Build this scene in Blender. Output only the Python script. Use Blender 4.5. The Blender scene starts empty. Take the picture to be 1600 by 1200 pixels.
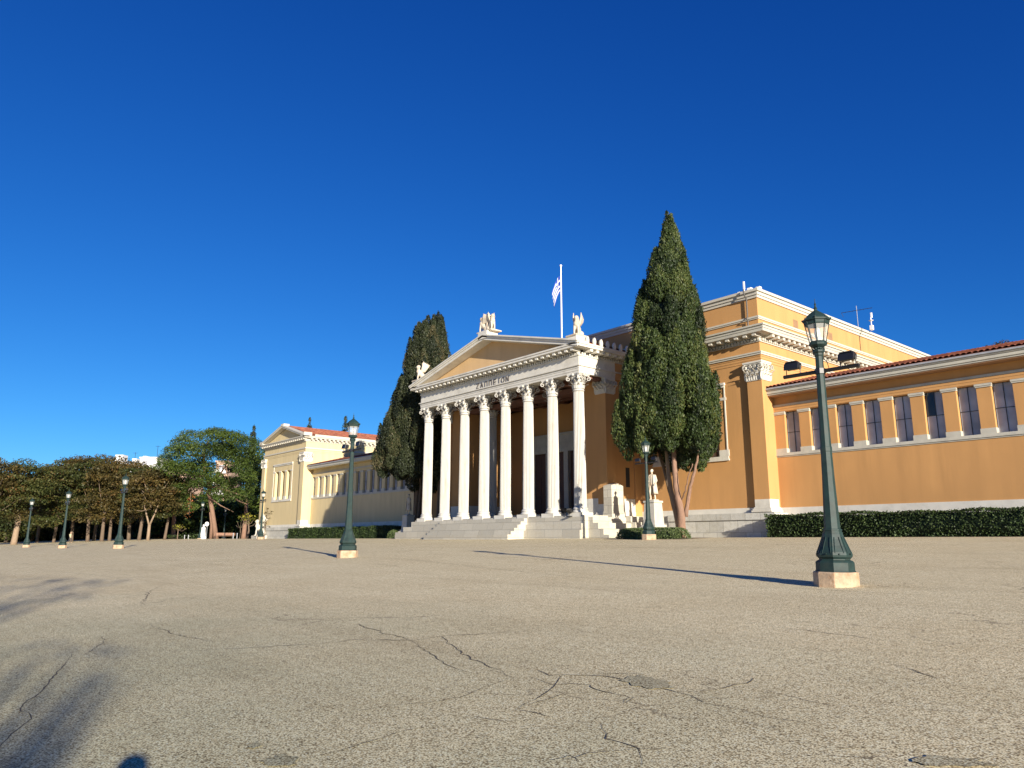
import bpy, math, random
import numpy as np
from math import sin, cos, pi, radians, sqrt, atan2
from mathutils import Matrix, Vector
random.seed(7); rng = np.random.default_rng(7)
scene = bpy.context.scene
COL = scene.collection

# ------------------------------------------------------------------ camera
F_PX, PITCH, ROLL, YAW = 1161.54, 0.2078, 0.0015, 0.8666
CAM = (58.557, -39.368, 1.6)
cd = bpy.data.cameras.new('camera'); cam = bpy.data.objects.new('camera', cd); COL.objects.link(cam)
cd.sensor_width = 36; cd.lens = F_PX * 36 / 1600; cd.clip_start = 0.1; cd.clip_end = 6000
cam.matrix_world = Matrix.Translation(CAM) @ Matrix.Rotation(YAW, 4, 'Z') @ Matrix.Rotation(pi/2 + PITCH, 4, 'X') @ Matrix.Rotation(ROLL, 4, 'Z')
scene.camera = cam
scene.render.resolution_x = 1024; scene.render.resolution_y = 768

# ------------------------------------------------------------------ light
SUN_EL, SUN_AZ = radians(14.4), radians(-17.0)      # direction towards the sun
sdir = Vector((cos(SUN_EL)*cos(SUN_AZ), cos(SUN_EL)*sin(SUN_AZ), sin(SUN_EL)))
sl = bpy.data.lights.new('sun', 'SUN'); sl.energy = 5.0; sl.angle = radians(0.53); sl.color = (1.0, 0.91, 0.77)
so = bpy.data.objects.new('sun', sl); COL.objects.link(so); so.rotation_euler = sdir.to_track_quat('Z', 'Y').to_euler()
so.location = (90, -60, 60)
w = bpy.data.worlds.new('World'); scene.world = w; w.use_nodes = True
nt = w.node_tree; bg = nt.nodes['Background']
sky = nt.nodes.new('ShaderNodeTexSky'); sky.sky_type = 'NISHITA'; sky.sun_disc = False
sky.sun_elevation = SUN_EL; sky.sun_rotation = pi/2 - SUN_AZ
sky.altitude = 1500; sky.air_density = 1.0; sky.dust_density = 0.3; sky.ozone_density = 3.0
sp_ = nt.nodes.new('ShaderNodeSeparateColor'); cb_ = nt.nodes.new('ShaderNodeCombineColor'); nt.links.new(sky.outputs[0], sp_.inputs[0])
for k_, (e_, c_) in enumerate(((1.75, .067), (1.22, .289), (.88, .835))):     # deeper, more saturated blue, as the phone camera rendered it
    pw_ = nt.nodes.new('ShaderNodeMath'); pw_.operation = 'POWER'; pw_.inputs[1].default_value = e_
    mu_ = nt.nodes.new('ShaderNodeMath'); mu_.operation = 'MULTIPLY'; mu_.inputs[1].default_value = c_
    nt.links.new(sp_.outputs[k_], pw_.inputs[0]); nt.links.new(pw_.outputs[0], mu_.inputs[0]); nt.links.new(mu_.outputs[0], cb_.inputs[k_])
nt.links.new(cb_.outputs[0], bg.inputs['Color'])
bg.inputs['Strength'].default_value = 0.1
scene.view_settings.view_transform = 'Standard'; scene.view_settings.look = 'None'
scene.view_settings.exposure = 0.98; scene.view_settings.gamma = 1.0

# ------------------------------------------------------------------ terrain height and placing
def interp(x, pts):
    if x <= pts[0][0]: return pts[0][1]
    for (a, b), (c, d) in zip(pts, pts[1:]):
        if x <= c:
            t = (x-a)/(c-a); return b + (d-b)*t
    return pts[-1][1]
def GZ(x, y):
    b = interp(y, [(-400, -0.6), (-60, -0.25), (-39.4, 0.0), (-23.5, 0.80), (-3.0, 1.68), (0, 1.80), (4, 1.83), (900, 1.83)])
    wy = interp(y, [(-38, 0), (-23.5, 1), (-4, 0)])
    return b + wy*interp(x, [(-300, -0.12), (-55, -0.10), (-35, -0.06), (-11, 0.10), (28, 0.09), (50, -0.12), (80, -0.12)])
def ray(u, v):
    a = (u-800)/F_PX; b = (v-600)/F_PX
    sr, cr = sin(ROLL), cos(ROLL); a, b = a*cr + b*sr, -a*sr + b*cr
    sp, cp = sin(PITCH), cos(PITCH); fw = cp + b*sp; Z = sp - b*cp
    s, c = sin(YAW), cos(YAW)
    return Vector((a*c - fw*s, a*s + fw*c, Z))
def onY(u, v, y):
    r = ray(u, v); t = (y-CAM[1])/r[1]; return Vector(CAM) + r*t
def onG(u, v):
    r = ray(u, v); t = 1.0
    while t < 800:
        p = Vector(CAM) + r*t
        if p.z < GZ(p.x, p.y): return p
        t *= 1.001
    return p
def atD(u, v, d):                                            # point at depth d (metres along the view)
    return Vector(CAM) + ray(u, v)*d

# ------------------------------------------------------------------ mesh building
class MB:
    def __init__(s): s.v = []; s.f = []; s.sm = False
    def add(s, vs, fs):
        o = len(s.v); s.v += [tuple(p) for p in vs]; s.f += [tuple(i+o for i in f) for f in fs]; return s
    def box(s, x0, y0, z0, x1, y1, z1):
        return s.add([(x0,y0,z0),(x1,y0,z0),(x1,y1,z0),(x0,y1,z0),(x0,y0,z1),(x1,y0,z1),(x1,y1,z1),(x0,y1,z1)],
              [(0,3,2,1),(4,5,6,7),(0,1,5,4),(1,2,6,5),(2,3,7,6),(3,0,4,7)])
    def cbox(s, c, dims, R=None):
        R = R or Matrix.Identity(3); c = Vector(c); a, b, d = [q/2 for q in dims]
        vs = [c + R @ Vector(p) for p in [(-a,-b,-d),(a,-b,-d),(a,b,-d),(-a,b,-d),(-a,-b,d),(a,-b,d),(a,b,d),(-a,b,d)]]
        return s.add(vs, [(0,3,2,1),(4,5,6,7),(0,1,5,4),(1,2,6,5),(2,3,7,6),(3,0,4,7)])
    def lathe(s, prof, n=16, c=(0,0,0), rot=0, rf=None, cap=True):
        vs = []
        for k, (r, z) in enumerate(prof):
            for i in range(n):
                a = rot + 2*pi*i/n; rr = r*(rf(a, k, z) if rf else 1)
                vs.append((c[0]+rr*cos(a), c[1]+rr*sin(a), c[2]+z))
        fs = [(k*n+i, k*n+(i+1)%n, (k+1)*n+(i+1)%n, (k+1)*n+i) for k in range(len(prof)-1) for i in range(n)]
        if cap: fs += [tuple(range(n-1, -1, -1)), tuple((len(prof)-1)*n+i for i in range(n))]
        return s.add(vs, fs)
    def tube(s, pts, rad, n=8, cap=True):
        pts = [Vector(p) for p in pts]; m = len(pts)
        if not hasattr(rad, '__len__'): rad = [rad]*m
        vs = []; prev = None
        for k, p in enumerate(pts):
            d = (pts[min(k+1, m-1)] - pts[max(k-1, 0)]).normalized()
            if prev is None:
                a = Vector((0,0,1)) if abs(d.z) < .9 else Vector((1,0,0)); u = d.cross(a).normalized()
            else: u = (prev - d*prev.dot(d)).normalized()
            prev = u; w_ = d.cross(u)
            for i in range(n):
                t = 2*pi*i/n; vs.append(p + (u*cos(t) + w_*sin(t))*rad[k])
        fs = [(k*n+i, k*n+(i+1)%n, (k+1)*n+(i+1)%n, (k+1)*n+i) for k in range(m-1) for i in range(n)]
        if cap: fs += [tuple(range(n-1, -1, -1)), tuple((m-1)*n+i for i in range(n))]
        return s.add(vs, fs)
    def prism(s, poly, axis, a0, a1):                        # polygon in the other two axes, extruded along axis
        n = len(poly)
        def P(p, a): return {'x': (a, p[0], p[1]), 'y': (p[0], a, p[1]), 'z': (p[0], p[1], a)}[axis]
        vs = [P(p, a0) for p in poly] + [P(p, a1) for p in poly]
        fs = [(i, (i+1)%n, n+(i+1)%n, n+i) for i in range(n)] + [tuple(range(n-1, -1, -1)), tuple(range(n, 2*n))]
        return s.add(vs, fs)
    def ell(s, c, r, n=12, m=8, R=None):
        vs = []; c = Vector(c); r = Vector((r,)*3) if not hasattr(r, '__len__') else Vector(r)
        for j in range(1, m):
            t = pi*j/m
            for i in range(n):
                a = 2*pi*i/n; p = Vector((r.x*sin(t)*cos(a), r.y*sin(t)*sin(a), r.z*cos(t)))
                vs.append(c + (R @ p if R else p))
        top = Vector((0,0,r.z)); vs.append(c + (R @ top if R else top)); vs.append(c - (R @ top if R else top))
        T = (m-1)*n; B = T+1
        fs = [((j*n+i), ((j+1)*n+i), ((j+1)*n+(i+1)%n), (j*n+(i+1)%n)) for j in range(m-2) for i in range(n)]
        fs += [(T, i, (i+1)%n) for i in range(n)] + [(B, (m-2)*n+(i+1)%n, (m-2)*n+i) for i in range(n)]
        return s.add(vs, fs)
    def limb(s, a, b, ra, rb):                               # capsule
        s.tube([a, b], [ra, rb], 10); s.ell(a, ra, 10, 6); s.ell(b, rb, 10, 6); return s
    def build(s, name, mat, parent=None, smooth=False, remesh=0, bevel=0, kind=None, label=None, local=False):
        org = Vector((0,0,0))
        if parent is not None and not local:
            p = parent
            while p: org += p.location; p = p.parent
        me = bpy.data.meshes.new(name)
        me.from_pydata([(v[0]-org.x, v[1]-org.y, v[2]-org.z) for v in s.v], [], s.f); me.update()
        if smooth: me.polygons.foreach_set('use_smooth', [True]*len(me.polygons))
        me.materials.append(mat)
        o = bpy.data.objects.new(name, me); COL.objects.link(o)
        if parent is not None: o.parent = parent
        if remesh:
            m = o.modifiers.new('r', 'REMESH'); m.mode = 'VOXEL'; m.voxel_size = remesh; m.use_smooth_shade = True
        if bevel:
            m = o.modifiers.new('b', 'BEVEL'); m.width = bevel; m.segments = 2; m.limit_method = 'ANGLE'
        if kind: o['kind'] = kind
        if label: o['label'] = label
        return o
def tag(o, label, cat, group=None, kind=None):
    if label: o['label'] = label
    if cat: o['category'] = cat
    if group: o['group'] = group
    if kind: o['kind'] = kind
    return o
def thing(name, loc, label, cat, group=None, rz=0):
    o = bpy.data.objects.new(name, None); COL.objects.link(o); o.empty_display_size = .3
    o.location = loc; o.rotation_euler = (0, 0, rz); return tag(o, label, cat, group)
def dup(root, loc, label=None, group=None, rz=None):
    def cp(o, par):
        c = o.copy(); COL.objects.link(c); c.parent = par
        for ch in o.children: cp(ch, c)
        return c
    r = cp(root, None); r.location = loc
    if rz is not None: r.rotation_euler = (0, 0, rz)
    if label: r['label'] = label
    if group: r['group'] = group
    return r
def duppart(o, parent, loc):
    c = o.copy(); COL.objects.link(c); c.parent = parent; c.location = loc
    for ch in list(o.children):
        d = ch.copy(); COL.objects.link(d); d.parent = c
    return c

# ------------------------------------------------------------------ materials
def mk(name):
    m = bpy.data.materials.new(name); m.use_nodes = True; t = m.node_tree
    return m, t, t.nodes['Principled BSDF'], t.links.new
def N(t, typ, **kw):
    n = t.nodes.new('ShaderNode'+typ)
    for k, v in kw.items():
        if k in n.inputs: n.inputs[k].default_value = v
        else: setattr(n, k, v)
    return n
def ramp(t, stops):
    r = t.nodes.new('ShaderNodeValToRGB'); e = r.color_ramp.elements
    while len(e) < len(stops): e.new(0.5)
    for q, (p, c) in zip(e, stops): q.position = p; q.color = (*c, 1) if len(c) == 3 else c
    return r
def sc(c, k): return tuple(min(1, x*k) for x in c)
def mixc(t, L, fac, a, b, mode='MIX'):
    m = t.nodes.new('ShaderNodeMix'); m.data_type = 'RGBA'; m.blend_type = mode
    for sck, val in ((0, fac), (6, a), (7, b)):
        if hasattr(val, 'links'): L(val, m.inputs[sck])
        elif isinstance(val, (int, float)): m.inputs[sck].default_value = val
        else: m.inputs[sck].default_value = (*val, 1)
    return m.outputs[2]
def plain(name, c, rough=.6, var=.12, scale=3.0, bump=0.0, bscale=None, metal=0, dirt=None, dscale=.5, stretch=None):
    m, t, p, L = mk(name)
    geo = N(t, 'NewGeometry'); vec = geo.outputs['Position']
    if stretch:
        mp = N(t, 'Mapping'); mp.inputs['Scale'].default_value = stretch; L(vec, mp.inputs['Vector']); vec = mp.outputs[0]
    n1 = N(t, 'TexNoise', Scale=scale, Detail=6.0, Roughness=.6); L(vec, n1.inputs['Vector'])
    r1 = ramp(t, [(.3, sc(c, 1-var)), (.7, sc(c, 1+var))]); L(n1.outputs[0], r1.inputs[0]); out = r1.outputs[0]
    if dirt:
        n2 = N(t, 'TexNoise', Scale=dscale, Detail=8.0, Roughness=.65); L(vec, n2.inputs['Vector'])
        r2 = ramp(t, [(.5, (0,0,0)), (.75, (1,1,1))]); L(n2.outputs[0], r2.inputs[0])
        out = mixc(t, L, r2.outputs[0], out, dirt)
    L(out, p.inputs['Base Color']); p.inputs['Roughness'].default_value = rough; p.inputs['Metallic'].default_value = metal
    if bump:
        n3 = N(t, 'TexNoise', Scale=bscale or scale*8, Detail=4.0); L(geo.outputs['Position'], n3.inputs['Vector'])
        b = N(t, 'Bump', Strength=bump, Distance=.02); L(n3.outputs[0], b.inputs['Height']); L(b.outputs[0], p.inputs['Normal'])
    return m
def blocks(name, c, rough=.6, bw=1.2, bh=.5, zoff=0.0, var=.15, joint=.35, msize=.012, dirt=(.30,.27,.20)):
    m, t, p, L = mk(name)
    geo = N(t, 'NewGeometry'); sx = N(t, 'SeparateXYZ'); L(geo.outputs['Position'], sx.inputs[0])
    ad = N(t, 'Math', operation='ADD'); L(sx.outputs[0], ad.inputs[0]); L(sx.outputs[1], ad.inputs[1])
    az = N(t, 'Math', operation='SUBTRACT'); L(sx.outputs[2], az.inputs[0]); az.inputs[1].default_value = zoff
    cx = N(t, 'CombineXYZ'); L(ad.outputs[0], cx.inputs[0]); L(az.outputs[0], cx.inputs[1])
    br = N(t, 'TexBrick'); L(cx.outputs[0], br.inputs['Vector'])
    br.inputs['Scale'].default_value = 1; br.inputs['Brick Width'].default_value = bw; br.inputs['Row Height'].default_value = bh
    br.inputs['Mortar Size'].default_value = msize; br.inputs['Mortar Smooth'].default_value = .3
    br.inputs['Color1'].default_value = (*sc(c, 1-var), 1); br.inputs['Color2'].default_value = (*sc(c, 1+var*.6), 1)
    br.inputs['Mortar'].default_value = (*sc(c, joint), 1)
    n1 = N(t, 'TexNoise', Scale=2.5, Detail=8.0, Roughness=.7); L(geo.outputs['Position'], n1.inputs['Vector'])
    r1 = ramp(t, [(.48, (0,0,0)), (.8, (.8,.8,.8))]); L(n1.outputs[0], r1.inputs[0])
    o = mixc(t, L, r1.outputs[0], br.outputs[0], dirt)
    n2 = N(t, 'TexNoise', Scale=14, Detail=5.0); L(geo.outputs['Position'], n2.inputs['Vector'])
    o = mixc(t, L, .25, o, n2.outputs[0], 'OVERLAY')
    L(o, p.inputs['Base Color']); p.inputs['Roughness'].default_value = rough
    b = N(t, 'Bump', Strength=.3, Distance=.02); L(n2.outputs[0], b.inputs['Height']); L(b.outputs[0], p.inputs['Normal'])
    return m
def leafmat(name, stops, rough=.55, trans=.0):
    m, t, p, L = mk(name)
    at = N(t, 'Attribute'); at.attribute_name = 'tint'
    r = ramp(t, stops); L(at.outputs['Fac'], r.inputs[0]); L(r.outputs[0], p.inputs['Base Color'])
    p.inputs['Roughness'].default_value = rough; p.inputs['Specular IOR Level'].default_value = .25
    if trans:
        tr = N(t, 'BsdfTranslucent'); L(r.outputs[0], tr.inputs[0]); mx = N(t, 'MixShader', Fac=trans)
        L(p.outputs[0], mx.inputs[1]); L(tr.outputs[0], mx.inputs[2]); L(mx.outputs[0], t.nodes['Material Output'].inputs[0])
    return m

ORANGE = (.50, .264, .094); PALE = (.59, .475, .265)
M = {}
def plaster(name, c):
    m, t, p, L = mk(name)
    geo = N(t, 'NewGeometry')
    mp = N(t, 'Mapping'); mp.inputs['Scale'].default_value = (1, 1, .12); L(geo.outputs['Position'], mp.inputs['Vector'])
    n1 = N(t, 'TexNoise', Scale=1.3, Detail=7.0, Roughness=.6); L(mp.outputs[0], n1.inputs['Vector'])
    r1 = ramp(t, [(.28, sc(c, .84)), (.5, sc(c, .99)), (.72, sc(c, 1.08))]); L(n1.outputs[0], r1.inputs[0])
    n2 = N(t, 'TexNoise', Scale=.35, Detail=4.0); L(geo.outputs['Position'], n2.inputs['Vector'])
    r2 = ramp(t, [(.4, (0,0,0)), (.7, (1,1,1))]); L(n2.outputs[0], r2.inputs[0])
    o = mixc(t, L, r2.outputs[0], r1.outputs[0], sc(c, .93))
    L(o, p.inputs['Base Color']); p.inputs['Roughness'].default_value = .85
    n3 = N(t, 'TexNoise', Scale=30, Detail=3.0); L(geo.outputs['Position'], n3.inputs['Vector'])
    b = N(t, 'Bump', Strength=.15, Distance=.01); L(n3.outputs[0], b.inputs['Height']); L(b.outputs[0], p.inputs['Normal'])
    return m
M['orange'] = plaster('ochre plaster', ORANGE)
M['tymp'] = plaster('faded plaster', (.57, .38, .19))
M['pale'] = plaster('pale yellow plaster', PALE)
M['marble'] = plain('white marble', (.62,.59,.515), .5, .08, 1.5, .1, 40, dirt=(.46,.43,.36), dscale=.9)
M['column'] = plain('column marble', (.475,.46,.42), .6, .12, 2.6, .1, 30, dirt=(.36,.325,.26), dscale=2.6, stretch=(1,1,.25))
M['trim'] = plain('weathered marble trim', (.47,.445,.37), .55, .08, 2.0, .1, 40, dirt=(.36,.34,.30), dscale=1.2)
M['trimwhite'] = plain('painted trim', (.51,.475,.395), .6, .04, 2.0)
M['podium'] = blocks('podium stone', (.50,.49,.44), .6, 1.15, .82, 2.18)
M['steps'] = blocks('step marble', (.46,.43,.355), .55, 1.9, .575, 1.85, dirt=(.40,.35,.26))
M['stone'] = plain('pale stone', (.48,.445,.37), .6, .1, 3.0, .2, 25, dirt=(.45,.40,.30), dscale=2)
M['statue'] = plain('statue marble', (.50,.44,.345), .55, .12, 5.0, .2, 30, dirt=(.50,.34,.20), dscale=2.5)
M['rooftile'] = None
M['dark'] = plain('dark interior', (.02,.02,.022), .8, .1)
M['wood'] = plain('dark wood', (.10,.045,.03), .6, .2, 6, stretch=(1,8,1))
M['ceiling'] = plain('painted ceiling', (.16,.07,.045), .7, .25, 2)
M['lead'] = plain('grey flashing', (.32,.33,.35), .5, .15, 3)
M['metalgreen'] = plain('green lamp paint', (.0075,.026,.023), .62, .35, 6.0, .08, 30, dirt=(.022,.034,.028), dscale=5)
M['openb'] = plain('brown recess', (.26,.15,.075), .8, .1)
M['pipe'] = plain('dark grey pipe', (.09,.085,.08), .6, .2, 4)
M['black'] = plain('black metal', (.012,.012,.014), .4, .2, 5)
M['grey'] = plain('grey metal', (.35,.36,.38), .4, .1, 5, metal=.3)
M['white'] = plain('white paint', (.80,.79,.76), .5, .05, 2)
M['lampstone'] = plain('ochre lamp stone', (.42,.305,.20), .8, .3, 5, .5, 30, dirt=(.34,.165,.07), dscale=4.5)
M['bark'] = plain('bark', (.125,.088,.060), .9, .35, 4, .8, 14, stretch=(3,3,.5))
M['barkpale'] = plain('pale bark', (.25,.18,.12), .9, .3, 4, .8, 14, stretch=(3,3,.5))
M['barkred'] = plain('reddish bark', (.21,.125,.085), .9, .35, 5, .8, 14, stretch=(4,4,.4))
def glassy(name, c, rough, metal=0, alpha=None):
    m, t, p, L = mk(name); geo = N(t, 'NewGeometry')
    n = N(t, 'TexNoise', Scale=.8, Detail=2.0); L(geo.outputs['Position'], n.inputs['Vector'])
    r = ramp(t, [(.35, sc(c, .75)), (.65, sc(c, 1.25))]); L(n.outputs[0], r.inputs[0]); L(r.outputs[0], p.inputs['Base Color'])
    p.inputs['Roughness'].default_value = rough; p.inputs['Metallic'].default_value = metal
    p.inputs['Specular IOR Level'].default_value = .5
    return m
M['glass'] = glassy('window glass', (.32,.325,.35), .25)
M['glassdark'] = glassy('open window dark', (.02,.03,.035), .15)
m, t, p, L = mk('lantern glass')
p.inputs['Base Color'].default_value = (.85,.85,.8,1); p.inputs['Roughness'].default_value = .05; p.inputs['Alpha'].default_value = .28
M['lglass'] = m
M['bulb'] = plain('white bulb glass', (.85,.85,.85), .15, .02)
def rooftile(name):
    m, t, p, L = mk(name); geo = N(t, 'NewGeometry')
    n = N(t, 'TexNoise', Scale=3.0, Detail=3.0, Roughness=.8); L(geo.outputs['Position'], n.inputs['Vector'])
    v = N(t, 'TexVoronoi', Scale=3.5); L(geo.outputs['Position'], v.inputs['Vector'])
    r = ramp(t, [(.2, (.16,.045,.025)), (.5, (.30,.085,.04)), (.8, (.40,.15,.075))]); L(v.outputs['Color'], r.inputs[0])
    r2 = ramp(t, [(.4, (0,0,0)), (.7, (.5,.5,.5))]); L(n.outputs[0], r2.inputs[0])
    o = mixc(t, L, r2.outputs[0], r.outputs[0], (.20,.09,.06)); L(o, p.inputs['Base Color']); p.inputs['Roughness'].default_value = .8
    return m
M['rooftile'] = rooftile('terracotta tiles')
# the asphalt with pale stone chips
m, t, p, L = mk('chip asphalt'); geo = N(t, 'NewGeometry'); P = geo.outputs['Position']
v = N(t, 'TexVoronoi', Scale=72.0); L(P, v.inputs['Vector'])
sp = N(t, 'SeparateColor'); L(v.outputs['Color'], sp.inputs[0])
r = ramp(t, [(.0, (.24,.195,.12)), (.12, (.58,.48,.29)), (.36, (.93,.79,.49)), (.8, (.97,.88,.58)), (1, (.98,.93,.69))]); L(sp.outputs[0], r.inputs[0])
n = N(t, 'TexNoise', Scale=9.0, Detail=10.0, Roughness=.8); L(P, n.inputs['Vector'])
rn = ramp(t, [(.3, (.80,.80,.80)), (.6, (1.0,1.0,1.0))]); L(n.outputs[0], rn.inputs[0])
o = mixc(t, L, 1.0, r.outputs[0], rn.outputs[0], 'MULTIPLY')
rg = ramp(t, [(.48, (1,1,1)), (.66, (.42,.38,.33))]); L(v.outputs['Distance'], rg.inputs[0])  # gaps between chips: dark binder, with their small shadows painted in too
o = mixc(t, L, 1.0, o, rg.outputs[0], 'MULTIPLY')
n2 = N(t, 'TexNoise', Scale=.35, Detail=8.0, Roughness=.7); L(P, n2.inputs['Vector'])
r2 = ramp(t, [(.35, (0,0,0)), (.7, (1,1,1))]); L(n2.outputs[0], r2.inputs[0])
o = mixc(t, L, r2.outputs[0], o, mixc(t, L, 1.0, o, (.90,.87,.83), 'MULTIPLY'))
# zone by the viewpoint, painted darker and greyer for shade between the chips
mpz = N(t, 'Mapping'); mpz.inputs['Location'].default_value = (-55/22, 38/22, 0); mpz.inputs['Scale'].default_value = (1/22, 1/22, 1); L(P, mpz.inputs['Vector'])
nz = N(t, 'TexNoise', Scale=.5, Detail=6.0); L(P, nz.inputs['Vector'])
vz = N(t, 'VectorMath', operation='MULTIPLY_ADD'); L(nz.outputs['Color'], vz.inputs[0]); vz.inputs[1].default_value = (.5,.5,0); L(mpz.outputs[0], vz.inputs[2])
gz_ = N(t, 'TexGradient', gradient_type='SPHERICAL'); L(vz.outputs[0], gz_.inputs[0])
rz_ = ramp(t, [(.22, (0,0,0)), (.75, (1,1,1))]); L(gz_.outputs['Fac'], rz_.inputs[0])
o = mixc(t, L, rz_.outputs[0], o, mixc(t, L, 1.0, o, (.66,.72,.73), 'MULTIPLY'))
# faint long stains
mp = N(t, 'Mapping'); mp.inputs['Rotation'].default_value = (0,0,.35); mp.inputs['Scale'].default_value = (.12, 1.1, 1); L(P, mp.inputs['Vector'])
n3 = N(t, 'TexNoise', Scale=.9, Detail=6.0, Roughness=.6); L(mp.outputs[0], n3.inputs['Vector'])
r3 = ramp(t, [(.52, (0,0,0)), (.75, (.65,.65,.65))]); L(n3.outputs[0], r3.inputs[0])
o = mixc(t, L, r3.outputs[0], o, mixc(t, L, 1.0, o, (.80,.78,.76), 'MULTIPLY'))
# hairline cracks
nd = N(t, 'TexNoise', Scale=1.7, Detail=6.0); L(P, nd.inputs['Vector'])
va = N(t, 'VectorMath', operation='MULTIPLY_ADD'); L(nd.outputs['Color'], va.inputs[0]); va.inputs[1].default_value = (1.6,1.6,0); L(P, va.inputs[2])
vc = N(t, 'TexVoronoi', feature='DISTANCE_TO_EDGE', Scale=.30); L(va.outputs[0], vc.inputs['Vector'])
rc = ramp(t, [(.0, (1,1,1)), (.006, (0,0,0))]); L(vc.outputs[0], rc.inputs[0])
nm = N(t, 'TexNoise', Scale=.25, Detail=3.0); L(P, nm.inputs['Vector'])
rm = ramp(t, [(.50, (0,0,0)), (.62, (.75,.75,.75))]); L(nm.outputs[0], rm.inputs[0])
fc = mixc(t, L, 1.0, rc.outputs[0], rm.outputs[0], 'MULTIPLY')
o = mixc(t, L, fc, o, (.10,.075,.05))
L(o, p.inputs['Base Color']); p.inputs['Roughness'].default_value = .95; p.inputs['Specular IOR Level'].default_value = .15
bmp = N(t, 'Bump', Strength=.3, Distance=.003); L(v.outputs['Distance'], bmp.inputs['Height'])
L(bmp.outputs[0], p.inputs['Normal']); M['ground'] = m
def tinted(base, name, c):
    m2 = base.copy(); m2.name = name; t2 = m2.node_tree; bc_ = t2.nodes['Principled BSDF'].inputs['Base Color']
    src = bc_.links[0].from_socket; x_ = t2.nodes.new('ShaderNodeMix'); x_.data_type = 'RGBA'; x_.blend_type = 'MULTIPLY'; x_.inputs[0].default_value = 1
    x_.inputs[7].default_value = (*c, 1); t2.links.new(src, x_.inputs[6]); t2.links.new(x_.outputs[2], bc_); return m2
M['crack'] = plain('crack fill', (.075,.06,.045), .95, .4, 12)
M['patch'] = tinted(M['ground'], 'worn patch', (.66,.68,.70))
M['rust'] = plain('rusty stain', (.42,.27,.15), .95, .3, 4)
M['soil'] = plain('brown soil', (.22,.16,.10), .95, .3, 2, .4, 30)

# ------------------------------------------------------------------ setting: ground
def ground():
    xs = sorted(set([-1500,-900,-500,-300,-200,-150,-55,-35,-11,50] + list(range(-130, 20, 5)) + list(range(20, 81, 1)) + [84,90,100,115,130,160,220,320,500,900,1500]))
    ys = sorted(set([-1200,-700,-400,-250,-150,-100,-80,-60,-50,-45,-42,-39.4,-23.5,-3.0,-4.0] + [-40+1*k for k in range(0, 46)] + [10,18,25,40,60,90,130,200,300,450,700,1100,1800,3000]))
    mb = MB(); mb.v = [(x, y, GZ(x, y)) for y in ys for x in xs]; n = len(xs)
    mb.f = [(j*n+i, j*n+i+1, (j+1)*n+i+1, (j+1)*n+i) for j in range(len(ys)-1) for i in range(n-1)]
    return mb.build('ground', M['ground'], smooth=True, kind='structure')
ground()
def strip(mb, pts, w, jag, up=.005):                         # a jagged crack along pixel-marked ground points
    P = [onG(*q) for q in pts]; out = []
    for a, b in zip(P, P[1:]):
        n_ = max(2, int((b-a).length/.12))
        for k in range(n_):
            q = a.lerp(b, k/n_); q = q + Vector((random.uniform(-jag, jag), random.uniform(-jag, jag), 0)); out.append(q)
    out.append(P[-1]); vs = []; m_ = len(out)
    for k, q in enumerate(out):
        d = (out[min(k+1, m_-1)] - out[max(0, k-1)]); d.z = 0; d.normalize(); s = Vector((-d.y, d.x, 0))
        ww = w*random.uniform(.35, 1.1)*(.3 + .7*sin(pi*min(1, max(.05, k/(m_-1)))))
        for sg in (-1, 1):
            r_ = q + s*sg*ww/2; vs.append((r_.x, r_.y, GZ(r_.x, r_.y)+up))
    mb.add(vs, [(2*k, 2*k+1, 2*k+3, 2*k+2) for k in range(m_-1)])
CR = MB()
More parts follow.
